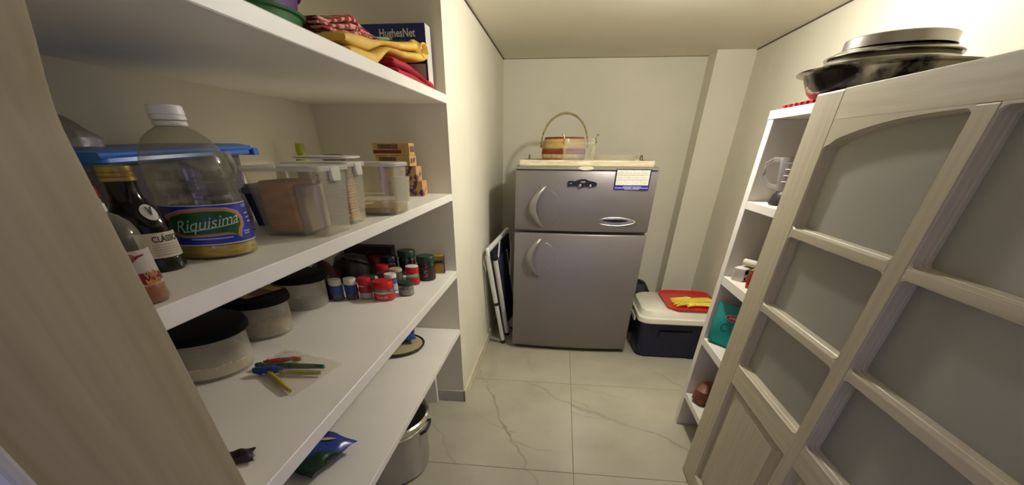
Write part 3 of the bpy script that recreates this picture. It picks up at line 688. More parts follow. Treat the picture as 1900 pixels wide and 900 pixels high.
MB().box(-.083, -.045, -.043, .03, .003, .0036).build('yellow_panel', surf('card_yellow', '#9a8628'), cdp, smooth=False)
pkp = MB().lathe([(.100, .075), (.113, .077), (.114, .126), (.100, .127)], 24, cap0=False, cap1=False)

def jar(x, y, r, h, kind, label, z=Z3, labelcol=None, capcol='#b01010', bodymat=None, caph=.03, capr=.98, lb=(.2, .7), band=None, group='jars on the third shelf', name='spice_jar', txt=None, neck=.9, cat='jar', fill=None):
    o = thing(name, label, cat, (x, y, z + .0004), 0, group)
    hb = h - caph
    bm_ = bodymat or clear('jar_glass', '#e8e6dc', .22, .06, .5, '#8f8a7c')
    MB().lathe([(.0, .0), (r * .90, .0), (r, .006), (r, hb * .80), (r * .97, hb * .88), (r * neck, hb * .96), (r * neck, hb), (.0, hb)], 26, cap0=False, cap1=False).build('body', bm_, o)
    MB().lathe([(r * neck * .98, hb), (r * capr, hb + .002), (r * capr, h - .004), (r * capr * .95, h), (.0, h)], 26, cap1=False).build('cap', surf('cap_' + capcol[1:], capcol, .4, var=.05), o)
    if fill:
        MB().lathe([(.0, .003), (r * .86, .003), (r * .93, .008), (r * .93, hb * fill[1]), (.0, hb * fill[1])], 22, cap0=False, cap1=False).build('contents', surf('fill_' + fill[0][1:], fill[0], .8, var=.15, scale=60), o)
    a = facing(x, y)
    if labelcol:
        cyl_patch(MB(), r, a - 1.35, a + 1.35, hb * lb[0], hb * lb[1], 18).build('paper_label', surf('label_' + labelcol[1:], labelcol, .5, var=.05), o)
    if band:
        cyl_patch(MB(), r, a - 1.3, a + 1.3, hb * band[1], hb * band[2], 18, .0007).build('label_band', surf('label_' + band[0][1:], band[0], .5), o)
    if txt: text(txt[0], txt[1], cylmap(r, a + txt[4] if len(txt) > 4 else a, hb * txt[2], .0011), surf('print_' + txt[3][1:], txt[3], .5), o)
    return o
WHITE = '#d6d0c4'
jar(-1.053, 1.955, .032, .094, 0, 'white-capped jar with blue label beside the dark tub, first of two', labelcol='#2c4c88', capcol=WHITE, caph=.026, lb=(.42, .98), fill=('#4a4438', .4))
jar(-.988, 1.980, .032, .095, 0, 'white-capped jar with blue label next to the red-capped spice jar', labelcol='#28437c', capcol='#d8d2c2', caph=.026, lb=(.42, .98), fill=('#4a4438', .4))
jar(-.923, 1.998, .032, .096, 0, 'slim red-capped spice jar with half red half white label', labelcol='#b3aca4', capcol='#b40f14', caph=.032, lb=(.08, .45), band=('#a5101c', .48, .92))
jar(-.830, 2.000, .053, .084, 0, 'squat jar with wide red lid and red label in front', labelcol='#b5242a', capcol='#c0101a', caph=.030, lb=(.08, .62), txt=('Colcafé', .018, .36, '#d9b7b4', -.25), neck=.93)
jar(-.745, 2.085, .040, .062, 0, 'low jar with dark green lid and white powder', capcol='#16392f', caph=.016, fill=('#c9c9bb', .62), neck=.95, labelcol=None)
jar(-.845, 2.150, .032, .082, 0, 'white-capped jar with blue and white label behind the red-lidded jar', labelcol='#b7bcc4', capcol='#ddd9cf', caph=.020, lb=(.1, .9), band=('#31549a', .6, .95))
jar(-.770, 2.290, .036, .088, 0, 'red jar with white top standing before the coffee jar', labelcol='#b5121c', capcol='#c01016', caph=.030, lb=(.12, .62))
MB().lathe([(.0, .0885), (.034, .0885), (.0345, .092), (.030, .094), (.0, .094)], 22, cap0=False, cap1=False).build('cap_top', surf('cap_white_top', '#e4ddd0', .4), bpy.data.objects[[o.name for o in COL.objects if o.get('label') == 'red jar with white top standing before the coffee jar'][0]])
jar(-.880, 2.330, .037, .068, 0, 'jar with flat beige lid behind the white-capped one', capcol='#b7a887', caph=.016, fill=('#8f8266', .8))
jar(-.960, 2.350, .034, .078, 0, 'red-capped jar with a shiny dome behind the jar with green lid', capcol='#b00c12', caph=.026, labelcol='#7c1a1c')
jar(-.965, 2.150, .034, .068, 0, 'small jar with flat dark green lid between two red-lidded jars', capcol='#0f2b20', caph=.018, fill=('#2f2a20', .8))
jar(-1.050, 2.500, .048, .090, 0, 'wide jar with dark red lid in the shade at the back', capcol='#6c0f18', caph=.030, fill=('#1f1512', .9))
M_brown = clear('coffee_glass', '#c9a88a', .55, .06, .4, '#2c1810')
cf = jar(-.722, 2.400, .050, .124, 0, 'coffee jar with dark green lid and maroon label near the wall', labelcol='#3c1d20', capcol='#123524', caph=.034, lb=(.1, .78), bodymat=M_brown, fill=('#24120c', .85), name='coffee_jar', txt=('S', .05, .42, '#a08078', -.1), capr=1.04)
jar(-.870, 2.520, .050, .126, 0, 'coffee jar with dark green lid behind the first coffee jar', capcol='#102c20', caph=.034, bodymat=M_brown, fill=('#24120c', .85), name='coffee_jar', capr=1.04)
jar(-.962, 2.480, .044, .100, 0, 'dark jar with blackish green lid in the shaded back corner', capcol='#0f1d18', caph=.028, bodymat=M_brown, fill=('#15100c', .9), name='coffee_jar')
yb = thing('tea_box', 'small yellow and blue box standing by the wall on the third shelf', 'box', (-.690, 2.560, Z3 + .0004), rad(8))
MB().box(-.036, .030, -.022, .022, 0, .094, bev=.001).build('carton', surf('box_yellow', '#a8871c', .5, second='#8a6a14', scale=40), yb, smooth=False)
MB().box(.0302, .034, -.0222, .0222, 0, .094, bev=.0005).build('blue_side', surf('box_blue', '#2c2a6e', .5), yb, smooth=False)
MB().box(-.034, .028, -.0226, -.0219, .056, .072).build('dark_panel', surf('box_dark', '#2a1c18', .5), yb, smooth=False)
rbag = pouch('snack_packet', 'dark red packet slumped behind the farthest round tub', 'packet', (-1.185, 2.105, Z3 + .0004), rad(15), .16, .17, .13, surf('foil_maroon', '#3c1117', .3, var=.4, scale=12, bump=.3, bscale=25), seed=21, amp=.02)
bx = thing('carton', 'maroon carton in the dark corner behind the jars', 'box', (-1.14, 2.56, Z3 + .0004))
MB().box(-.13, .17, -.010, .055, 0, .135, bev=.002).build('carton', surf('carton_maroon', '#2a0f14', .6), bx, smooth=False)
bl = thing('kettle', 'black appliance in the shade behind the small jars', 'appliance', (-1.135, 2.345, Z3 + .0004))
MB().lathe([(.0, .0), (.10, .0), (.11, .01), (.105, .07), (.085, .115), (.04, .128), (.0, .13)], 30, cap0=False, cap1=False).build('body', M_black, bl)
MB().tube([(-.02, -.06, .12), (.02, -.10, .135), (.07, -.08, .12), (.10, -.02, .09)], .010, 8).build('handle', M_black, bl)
tb = thing('bottle', 'short dark bottle between the far tub and the blue-labelled jars', 'bottle', (-1.092, 1.965, Z3 + .0004))
MB().lathe([(.0, .0), (.016, .0), (.018, .004), (.018, .06), (.010, .078), (.009, .098), (.0, .098)], 20, cap0=False, cap1=False).build('body', surf('bottle_brown', '#2e1f18', .25), tb)
MB().lathe([(.0105, .092), (.0115, .094), (.0115, .108), (.0, .109)], 16).build('cap', surf('cap_taupe', '#6d5c4e', .4), tb)

bgz = thing('plastic_bag', 'clear plastic bag lying flat with coloured sticks inside', 'bag', (0, 0, 0))
quad = [Vector((-.990, 1.130, Z3)), Vector((-.752, .985, Z3)), Vector((-.705, 1.235, Z3)), Vector((-.968, 1.325, Z3))]
def qp(u, v): return quad[0] * (1 - u) * (1 - v) + quad[1] * u * (1 - v) + quad[2] * u * v + quad[3] * (1 - u) * v
def btop(u, v):
    e = (max(0, sin(pi * u)) * max(0, sin(pi * v))) ** .35
    w = mnoise.noise(Vector((u * 6, v * 6, 1))) * .014 + mnoise.noise(Vector((u * 15, v * 15, 3))) * .009
    return qp(u, v) + Vector((0, 0, .0012 + .020 * e + w * e)) + Vector((mnoise.noise(Vector((v * 8, 0, u * 8))), mnoise.noise(Vector((v * 8, 4, u * 8))), 0)) * .006
MB().pillow(btop, lambda u, v: qp(u, v) + Vector((0, 0, .0006)), 34, 30).build('film', clear('bag_film', '#fdfcfa', .01, .04, .12, '#f4f0e6', bump=1., sheen=.03), bgz, angle=80)
def stick(p, q, r, col, label, name='plastic_stick', sp=None):
    p = (p[0], p[1], Z3 + r * 1.32 + .001); q = (q[0], q[1], p[2])
    o = thing(name, label, 'stick', tuple((Vector(p) + Vector(q)) / 2), 0, 'coloured sticks in the clear bag')
    c = (Vector(p) + Vector(q)) / 2; P, Q = Vector(p) - c, Vector(q) - c
    MB().tube([P, P.lerp(Q, .3), P.lerp(Q, .65), Q], [r, r * 1.15, r, r * .75], 10).build('shaft', surf('stick_' + col[1:], col, .4), o)
    MB().tube([P, P + (P - Q).normalized() * r * 2.2], [r * 1.3, r * .9], 10).build('end_knob', surf('stick_' + col[1:], col), o)
    return o
zt = Z3 + .0075
stick((-.945, 1.190, zt), (-.890, 1.225, zt), .0085, '#a83226', 'short red stick in the clear bag, farthest back')
stick((-.875, 1.230, zt), (-.855, 1.232, zt), .0075, '#b07a20', 'short orange stick beside the red one in the clear bag')
stick((-.955, 1.160, zt), (-.745, 1.180, zt), .009, '#2f5c3e', 'long green stick lying across the clear bag')
stick((-.930, 1.118, zt), (-.862, 1.135, zt), .011, '#2c3f8e', 'thick blue stick at the near end of the clear bag')
stick((-.885, 1.100, zt), (-.768, 1.005, zt), .008, '#b3a22a', 'yellow stick pointing to the near corner of the clear bag')
stick((-.855, 1.125, zt), (-.735, 1.135, zt), .007, '#a99c3e', 'yellow stick tucked beside the long green stick')
pt = pouch('wrapper', 'small dark purple wrapper scrap at the door lining end of third shelf', 'wrapper', (-.722, .680, Z3 + .0004), rad(30), .085, .06, .012, surf('scrap_purple', '#23141f', .5), seed=4, amp=.008)

# ------------------------------------------------------------------ second shelf
Z2 = 1.305
# big oil jug
jx, jy = -.783, .956
oj = thing('oil_jug', 'big clear oil jug with white cap and blue label', 'jug', (jx, jy, Z2 + .0004))
M_pet = clear('pet_clear', '#f3f2ea', .07, .05, .5, '#a8a294')
MB().lathe([(.0, .004), (.070, .0), (.080, .004), (.084, .014), (.084, .030), (.0825, .033), (.0825, .098), (.084, .102), (.083, .112), (.0805, .118), (.0820, .124), (.0835, .138), (.0815, .141), (.0822, .146), (.0815, .160), (.078, .177), (.071, .194), (.059, .209), (.043, .220), (.0300, .2265), (.0275, .2285), (.0265, .238), (.0, .238)], 56, cap0=False, cap1=False).build('body', M_pet, oj)
MB().lathe([(.0285, .228), (.0305, .230), (.0305, .234), (.0285, .236)], 36, cap0=False, cap1=False).build('neck_ring', M_white, oj)
MB().lathe([(.029, .237), (.0315, .2385), (.0315, .2435), (.0300, .245), (.0318, .246), (.0310, .258), (.029, .260), (.0, .260)], 40).build('cap', surf('cap_offwhite', '#f2eee8', .4), oj)
MB().lathe([(.0, .0045), (.078, .005), (.082, .014), (.082, .026), (.0, .026)], 48, cap0=False, cap1=False).build('oil', surf('oil_yellow', '#f0cc22', .15, second='#b8981a', scale=26, stretch=(1, 1, 6), bump=.3, bscale=30), oj)
aj = facing(jx, jy) + .22
Rl = .0830
cyl_patch(MB(), Rl, aj - 1.45, aj + 1.35, .029, .101, 40, .0012).build('label', surf('label_royal', '#1c2488', .35, second='#2c3ea6', scale=8), oj)
cyl_patch(MB(), Rl, aj - 1.45, aj + 1.35, .0285, .0305, 40, .0016).build('label_edge', surf('label_edge_white', '#c9c6cf', .4), oj)
cyl_patch(MB(), Rl, aj - 1.45, aj + 1.35, .0998, .1015, 40, .0016).build('label_edge', surf('label_edge_white', '#c9c6cf'), oj)
cm = lambda lift: cylmap(Rl, aj, .067, lift)
def blob(s, du=0):
    # long green banner with a tail at its right lower side
    pts = [(-.105, .004), (-.09, .016), (-.06, .023), (-.02, .026), (.02, .024), (.044, .017), (.052, .006), (.050, -.006), (.042, -.012), (.038, -.018), (.034, -.026), (.026, -.020), (.012, -.018), (-.03, -.019), (-.07, -.020), (-.095, -.013)]
    cx, cy = -.02, .0
    return [(cx + (x - cx) * s + du, cy + (y - cy) * (s + (s - 1) * .8)) for x, y in pts]
def wrap_poly(pts, lift, name, mat):
    mb = MB(); bm = mb.bm; vs = [bm.verts.new((u, v, 0)) for u, v in pts]; bm.faces.new(vs)
    bmesh.ops.triangulate(bm, faces=bm.faces[:])
    for k in range(3): bmesh.ops.subdivide_edges(bm, edges=[e for e in bm.edges if e.calc_length() > .008], cuts=1, use_grid_fill=False); bmesh.ops.triangulate(bm, faces=bm.faces[:])
    f = cm(lift)
    for v in bm.verts: v.co = f(v.co.x, v.co.y)
    return mb.build(name, mat, oj, smooth=False, fix=False)
wrap_poly(blob(1.10), .0018, 'banner_halo', surf('halo_pale', '#8d93c4', .4)); wrap_poly(blob(1.05), .0022, 'banner_edge', surf('banner_orange', '#c07a2a', .4)); wrap_poly(blob(.95), .0026, 'banner', surf('banner_green', '#12502a', .4))
text('Riquisima', .033, lambda u, v: cm(.0031)(u - .022, v * .9 + .0015 + u * .10), surf('print_silver', '#b5c0b6', .4), oj, shear=.45)
wrap_poly([(-.07, -.014), (.035, -.002), (.035, -.0005), (-.07, -.0122)], .0031, 'underline', surf('print_silver', '#b5c0b6'))
surf('print_pale', '#aab0d4', .4)
for (u0, u1, v) in ((.068, .074, .0275), (.077, .090, .0275), (.068, .074, .0245), (.077, .090, .0245), (.05, .072, -.020), (.05, .068, -.0245), (-.06, .02, -.0275), (.07, .092, .012), (.072, .092, .004), (.074, .094, -.004)):
    wrap_poly([(u0, v), (u1, v), (u1, v + .0022), (u0, v + .0022)], .0018, 'small_print', surf('print_pale', '#aab0d4'))

# dark vanilla bottle
dx, dy = -.798, .797
vb = thing('vanilla_bottle', 'dark glass bottle with gold cap and cream label', 'bottle', (dx, dy, Z2 + .0004))
M_dark = surf('dark_glass', '#0a0505', .10, var=.3, spec=.35)
MB().lathe([(.0, .0), (.044, .0), (.0485, .006), (.0485, .072), (.047, .082), (.041, .096), (.031, .112), (.0255, .122), (.0245, .146), (.0, .146)], 44, cap0=False, cap1=False).build('body', M_dark, vb)
MB().lathe([(.0, .0005), (.0445, .0005), (.0490, .006), (.0490, .022), (.0486, .023)], 44, cap0=False, cap1=False).build('base_glass', surf('green_black_glass', '#1c2014', .1, var=.2, spec=.4), vb)
MB().lathe([(.0270, .146), (.0285, .1475), (.0285, .152), (.0272, .1530), (.0282, .1545), (.0282, .159), (.0270, .160), (.0275, .1615), (.0270, .168), (.0255, .1695), (.0, .1695)], 40).build('cap', surf('cap_gold', '#a08a4e', .3, .75, var=.08), vb)
av = facing(dx, dy) + .62
cyl_patch(MB(), .0485, av - 1.0, av + .75, .025, .067, 26, .0006).build('label', surf('label_cream', '#c4bba4', .6), vb)
text('CLÁSSICA', .0135, cylmap(.0485, av + .12, .056, .0012), surf('print_black', '#2a2620', .6), vb, spacing=1.0, bold=.0003)
mb = MB()
for k in range(5): cyl_patch(mb, .0485, av - .55, av + .6 - .1 * (k % 2), .030 + .0042 * k, .0308 + .0042 * k, 12, .0011)
mb.build('small_print', surf('print_brown', '#8d8270', .6), vb)
disc = MB(); disc.sheet(lambda u, v: cylmap(.0395, av - .02, .099, .0012 + .0)(.0150 * u * cos(2 * pi * v), .0125 * u * sin(2 * pi * v)) + Vector((-.006 * cos(av) * u * sin(2 * pi * v), -.006 * sin(av) * u * sin(2 * pi * v), 0)), 4, 28)
disc.build('neck_sticker', surf('sticker_white', '#c2beb6', .5), vb)
text('V', .018, lambda u, v: cylmap(.0395, av - .02, .1005, .0022)(u, v) + Vector((-.48 * cos(av) * v, -.48 * sin(av) * v, 0)), surf('print_black', '#2a2620'), vb, shear=.2, bold=.0006)

# clear bottle with the orange label, right behind the door lining
kx, ky = -.655, .592
kb = thing('syrup_bottle', 'clear bottle with fruity red and orange label behind the door lining', 'bottle', (kx, ky, Z2 + .0004))
MB().lathe([(.0, .001), (.038, .0), (.0415, .005), (.0415, .024), (.0400, .027), (.0400, .072), (.0415, .076), (.0415, .084), (.0395, .096), (.034, .108), (.024, .117), (.0145, .121), (.014, .126), (.0, .126)], 44, cap0=False, cap1=False).build('body', M_pet, kb)
MB().lathe([(.0, .0015), (.037, .0015), (.0402, .006), (.0402, .026), (.0, .026)], 40, cap0=False, cap1=False).build('syrup', surf('syrup_amber', '#b0602a', .2, var=.2, scale=20), kb)
MB().lathe([(.015, .122), (.0155, .123), (.0155, .132), (.0, .133)], 24).build('cap', M_white, kb)
ak = facing(kx, ky) + .5
cyl_patch(MB(), .0400, ak - 1.2, ak + 1.15, .0265, .0745, 26, .0010).build('label', surf('label_ivory', '#bdb4a6', .5), kb)
kl = lambda lift: cylmap(.0400, ak, .050, lift)
def kpoly(pts, lift, name, mat):
    mb = MB(); bm = mb.bm; bm.faces.new([bm.verts.new((u, v, 0)) for u, v in pts]); bmesh.ops.triangulate(bm, faces=bm.faces[:])
    for k in range(2): bmesh.ops.subdivide_edges(bm, edges=[e for e in bm.edges if e.calc_length() > .006], cuts=1); bmesh.ops.triangulate(bm, faces=bm.faces[:])
    for v in bm.verts: v.co = kl(lift)(v.co.x, v.co.y)
    mb.build(name, mat, kb, smooth=False, fix=False)
kpoly([(-.046, -.022), (.044, -.022), (.044, -.012), (.03, -.008), (-.01, -.005), (-.046, -.004)], .0016, 'red_band', surf('label_crimson', '#7e1c20', .4))
kpoly([(-.012, -.004), (-.016, .004), (-.012, .012), (0, .018), (.012, .019), (.012, .017), (.002, .0155), (-.008, .010), (-.011, .004), (-.008, -.004)], .0017, 'red_arch', surf('label_crimson', '#7e1c20'))
kpoly([(-.02, .008), (-.004, .012), (-.002, .019), (-.010, .022), (-.018, .017)], .0017, 'fruit_picture', surf('label_fruit', '#9c6a4a', .5, second='#7c4630', scale=90))
text('Vieja', .0125, lambda u, v: kl(.0021)(u + .010, v - .0085 + u * .1), surf('print_orange', '#c4803c', .5), kb, bold=.0004); text('Malta', .0125, lambda u, v: kl(.0021)(u + .010, v - .0185 + u * .1), surf('print_orange', '#c4803c'), kb, bold=.0004)

# small bottle behind with red cap, clear bag, blue-lidded bin
rc = thing('sauce_bottle', 'white bottle with red cap half hidden behind the door lining', 'bottle', (-.875, .800, Z2 + .0004))
MB().lathe([(.0, .0), (.019, .0), (.021, .004), (.021, .08), (.013, .100), (.0115, .12), (.0, .12)], 24, cap0=False, cap1=False).build('body', surf('bottle_white', '#c6c0b8', .4), rc)
MB().lathe([(.0125, .119), (.014, .121), (.0130, .137), (.0, .138)], 20).build('cap', surf('cap_red2', '#a81c18', .4), rc)

bn = thing('storage_bin', 'large clear storage bin with a wide blue lid behind the oil jug', 'bin', (-1.135, 1.235, Z2 + .0004), 0)
M_bin = clear('bin_plastic', '#dcd8dc', .30, .2, .3, '#8a8288')
mb = MB(); mb.rr([(.0, 0, 0, .120, .225, .03), (.004, 0, 0, .125, .23, .03), (.178, 0, 0, .135, .245, .035), (.178, 0, 0, .131, .241, .033), (.008, 0, 0, .121, .226, .028), (.008, 0, 0, .05, .1, .02)], 4); mb.build('body', M_bin, bn)
tl = Matrix.Rotation(rad(1.8), 4, 'X')
M_bl = surf('lid_blue', '#3a74cc', .3, var=.05)
mb = MB(); mb.rr([(.172, 0, 0, .150, .275, .03), (.176, 0, 0, .154, .280, .032), (.194, 0, 0, .150, .276, .03), (.198, 0, 0, .138, .262, .03), (.196, 0, 0, .12, .25, .03)], 4)
for v in mb.bm.verts: v.co = tl @ v.co
mb.build('lid', M_bl, bn)
mb = MB(); mb.tube([(.150, -.27, .188), (.150, .27, .188)], .006, 8)
for v in mb.bm.verts: v.co = tl @ v.co
mb.build('lid_ridge', M_bl, bn)
mb = MB(); mb.box(.10, .15, .285, .315, .168, .186, bev=.004)
for v in mb.bm.verts: v.co = tl @ v.co
mb.build('latch', M_bl, bn)
for i, (y, w, h, c, nm) in enumerate(((1.09, .13, .135, '#3a2630', 'brown'), (1.235, .13, .125, '#5a3a4c', 'purple'), (1.37, .12, .13, '#2e2028', 'dark'))):
    o = thing('food_packet', '%s packet inside the blue-lidded bin, %s' % (nm, ('nearest the door lining', 'in its middle', 'at its far end')[i]), 'packet', (-1.135, y, Z2 + .0092), 0, 'packets inside the blue-lidded bin')
    mb = MB(); mb.rr([(0, 0, 0, .09, w * .45, .02), (.02, 0, 0, .10, w * .49, .03), (h * .8, 0, 0, .095, w * .47, .03), (h, 0, 0, .06, w * .40, .02)], 4)
    for v in mb.bm.verts: v.co += Vector((mnoise.noise(v.co * 18 + Vector((i, 0, 0))), mnoise.noise(v.co * 18 + Vector((0, i + 3, 0))), 0)) * .006
    mb.build('packet', surf('packet_' + nm, c, .4, var=.5, scale=10), o)
cbag = thing('plastic_bag', 'crumpled clear plastic bag on top of the blue bin lid', 'bag', (-1.135, 1.035, Z2 + .192))
mb = MB(); mb.rr([(0.004, 0, 0, .07, .055, .03), (.02, 0, 0, .075, .06, .04), (.045, -.0, -.01, .05, .04, .03), (.068, 0, -.03, .012, .02, .01)], 6)
bmesh.ops.subdivide_edges(mb.bm, edges=mb.bm.edges[:], cuts=1)
for v in mb.bm.verts: v.co += Vector((mnoise.noise(v.co * 40), mnoise.noise(v.co * 40 + Vector((4, 0, 0))), mnoise.noise(v.co * 40 + Vector((0, 4, 0))) * .6)) * .012 * min(1, v.co.z / .02)
mb.build('film', clear('bag_film2', '#e9e6e0', .35, .12, .4, '#b9b0a8', bump=.8), cbag, angle=20)

# small clear goblet and blue tub between jug and the biscuit box
gb = thing('goblet', 'small clear plastic goblet showing beside the oil jug shoulder', 'goblet', (-.925, 1.275, Z2 + .0004))
MB().lathe([(.0, .0), (.024, .001), (.024, .004), (.005, .010), (.004, .110), (.014, .128), (.024, .146), (.025, .166), (.021, .186), (.019, .186), (.023, .166), (.022, .148), (.012, .132), (.0, .124)], 30, cap0=False, cap1=False).build('bowl', clear('goblet_clear', '#f0eee8', .16, .05, .6, '#b5afa4'), gb)
bt = thing('blue_tub', 'dark blue tub with a pale lid between oil jug and biscuit box', 'tub', (-.915, 1.440, Z2 + .0004))
MB().rr([(0, 0, 0, .045, .07, .02), (.085, 0, 0, .055, .08, .025)], 4).build('body', surf('tub_blue', '#2a3464', .4, second='#3c4c8c', scale=12), bt)
MB().rr([(.0855, 0, 0, .058, .083, .025), (.1, 0, 0, .058, .083, .025), (.108, 0, 0, .05, .075, .02)], 4).build('lid', surf('lid_grey_blue', '#7f8794', .4), bt)

# clear food boxes with clip lids
M_box = clear('food_box_plastic', '#f8f6ee', .08, .2, .24, '#f6f1e2')
M_blid = clear('food_box_lid', '#f4f2ec', .5, .25, .3, '#ece7dc')
def foodbox(x, y, hx, hy, h, label, taper=.012, lidz=0., r=.02, clip=None, purple=False):
    o = thing('food_box', label, 'food box', (x, y, Z2 + .0004), 0, 'clear food boxes on the second shelf')
    mb = MB(); mb.rr([(0, 0, 0, hx - taper - .004, hy - taper - .004, r), (.004, 0, 0, hx - taper, hy - taper, r), (h, 0, 0, hx, hy, r), (h, 0, 0, hx - .002, hy - .002, r), (.008, 0, 0, hx - taper - .003, hy - taper - .003, r), (.0075, 0, 0, .02, .02, .01)], 5); mb.build('body', M_box, o)
    mb = MB(); mb.rr([(h - .004, 0, 0, hx + .005, hy + .005, r), (h + .003, 0, 0, hx + .007, hy + .007, r), (h + .007, 0, 0, hx + .003, hy + .003, r), (h + .0075, 0, 0, hx - .008, hy - .008, r)], 5); mb.build('lid', M_blid, o)
    if clip:
        cx, cy, w = clip
        MB().rr([(h - .026, cx, cy, .006, w * .8, .004), (h - .018, cx, cy, .006, w, .005), (h + .004, cx, cy, .005, w, .004)], 3).build('clip', surf('clip_clear', '#c9c5b9', .3), o)
    return o
foodbox(-.722, 1.275, .105, .095, .152, 'clear food box full of brown biscuits with a clip in front', clip=(.108, .0, .028))
foodbox(-.742, 1.485, .098, .075, .156, 'clear food box holding an upright pack of crackers', clip=(.102, .01, .026))
f3 = foodbox(-.672, 1.750, .088, .098, .150, 'rounded clear food box with a little grain left in the bottom', taper=.006, r=.05)
MB().box(-.100, -.086, -.075, -.050, .128, .152, bev=.003).build('purple_clip', surf('clip_purple', '#2c1746', .35), f3)
lid = thing('box_lid', 'loose white lid lying across the clear food boxes', 'lid', (-.86, 1.76, Z2 + .1655), rad(8))
MB().rr([(0, 0, 0, .09, .10, .03), (.003, 0, 0, .098, .108, .035), (.007, 0, 0, .098, .108, .035), (.009, 0, 0, .09, .10, .03)], 5).build('lid', surf('lid_offwhite', '#cfc9c2', .4), lid)
bs = thing('biscuit_pack', 'brown pack of biscuits filling the nearest clear food box', 'biscuits', (-.735, 1.268, Z2 + .009))
mb = MB(); mb.box(-.066, .030, -.070, .070, 0, .118, bev=.008); mb.build('biscuits', surf('biscuit_brown', '#cf9238', .7, second='#a97128', scale=14, stretch=(1, 1, 4)), bs)
MB().box(.031, .056, -.062, .058, 0, .108, bev=.005).build('wrapper', surf('wrapper_lilac', '#8f8088', .4, second='#a89a8c', scale=16), bs)
ck = thing('cracker_pack', 'upright stack of square crackers in the second food box', 'crackers', (-.742, 1.485, Z2 + .009))
M_crk = surf('cracker_tan', '#cba468', .8, var=.12, scale=40)
crk = None
for k in range(16):
    if crk is None:
        crk = MB().box(-.015, .078, -.040, .030, 0, .0066, bev=.0015, seg=1).build('cracker', M_crk, ck)
    else:
        c = crk.copy(); COL.objects.link(c); c.parent = ck; c.location = (random.uniform(-.002, .002), random.uniform(-.002, .002), .0078 * k)
oat = MB(); oat.rr([(.0085, 0, 0, .076, .086, .045), (.024, 0, 0, .079, .089, .045), (.027, 0, 0, .05, .06, .03)], 5)
for v in oat.bm.verts:
    if v.co.z > .015: v.co.z += mnoise.noise(v.co * 30) * .008
og = oat.build('oats', surf('oats_tan', '#c29f60', .9, second='#a3844c', scale=90), None); og.location = (-.672, 1.750, Z2 + .0004); tag(og, 'layer of tan grain left in the rounded food box', 'food', kind='stuff')
kn = thing('measuring_scoop', 'small grey plastic scoop end at the shelf edge under the food box', 'scoop', (-.618, 1.70, Z2 + .0004))
MB().lathe([(.0, .0), (.017, .0), (.0195, .003), (.017, .008), (.0, .009)], 20, cap0=False, cap1=False).build('scoop', surf('scoop_grey', '#8f8a80', .4), kn)
lg = thing('lime_bottle', 'lime green bottle top behind the food boxes by the back wall', 'bottle', (-1.20, 2.20, Z2 + .0004))
MB().lathe([(.0, .0), (.034, .0), (.036, .004), (.036, .14), (.022, .165), (.018, .17), (.018, .18), (.0, .18)], 24, cap0=False, cap1=False).build('body', surf('lime_plastic', '#9aa01e', .4), lg)
MB().lathe([(.019, .178), (.021, .18), (.018, .212), (.0, .214)], 20).build('cap', surf('lime_cap', '#a7ad24', .4), lg)
gk = thing('box_lid', 'olive lid just showing behind the loose white lid', 'lid', (-1.15, 2.42, Z2 + .0004))
MB().lathe([(.0, .0), (.045, .0), (.055, .15), (.058, .152), (.058, .165), (.04, .172), (.0, .173)], 28, cap0=False, cap1=False).build('lid', surf('olive_plastic', '#5d5638', .5), gk)
# sugar and tea cartons against the wall
def carton(x, y, z, hx, hy, h, rz, mats, label):
    o = thing('carton', label, 'box', (x, y, z), rz, 'cartons stacked against the wall on the second shelf')
    MB().box(-hx, hx, -hy, hy, 0, h, bev=.0015).build('carton', mats[0], o, smooth=False)
    for (a, b, c, d, m) in mats[1]: MB().box(a, b, -hy - .0006, -hy + .001, c, d).build('print_panel', m, o, smooth=False)
    MB().box(hx - .001, hx + .0006, -hy * .8, hy * .8, h * .25, h * .75).build('end_print', mats[2], o, smooth=False)
    return o
M_sug = surf('carton_cream', '#c6a878', .6, second='#b08a4c', scale=22); M_mar = surf('carton_print_maroon', '#6c2620', .5); M_br = surf('carton_print_brown', '#5c3c2a', .5, second='#7c5436', scale=50)
M_fl = surf('carton_flowers', '#b98f58', .6, second='#4a2e48', scale=26, ramp=(.52, .6))
carton(-.848, 2.47, Z2 + .171, .092, .05, .047, rad(2), (M_sug, ((-.065, .035, .024, .042, M_br), (-.09, .050, .006, .020, M_mar)), M_br), 'cream carton with maroon band, topmost of the stack by the wall')
carton(-.845, 2.475, Z2 + .127, .090, .05, .0435, rad(-2), (M_sug, ((-.07, .02, .020, .036, M_br), (-.07, .03, .006, .016, M_mar)), M_fl), 'cream carton with brown print, second from the top by the wall')
carton(-.832, 2.480, Z2 + .0655, .098, .052, .061, rad(1), (M_fl, ((-.07, .0, .02, .05, M_sug),), M_fl), 'flowery tan carton, third down in the stack by the wall')
carton(-.815, 2.485, Z2 + .0004, .102, .054, .0645, rad(3), (M_fl, ((-.07, .01, .02, .05, M_sug),), M_fl), 'flowery tan carton at the bottom of the stack by the wall')
cp = thing('cup', 'small milky plastic cup behind the rounded food box', 'cup', (-.745, 2.20, Z2 + .0004))
MB().lathe([(.0, .0), (.034, .0), (.042, .082), (.044, .083), (.044, .094), (.040, .095), (.0, .095)], 26, cap0=False, cap1=False).build('cup', clear('cup_milky', '#e8e5da', .55, .3, .3, '#b9b29c'), cp)
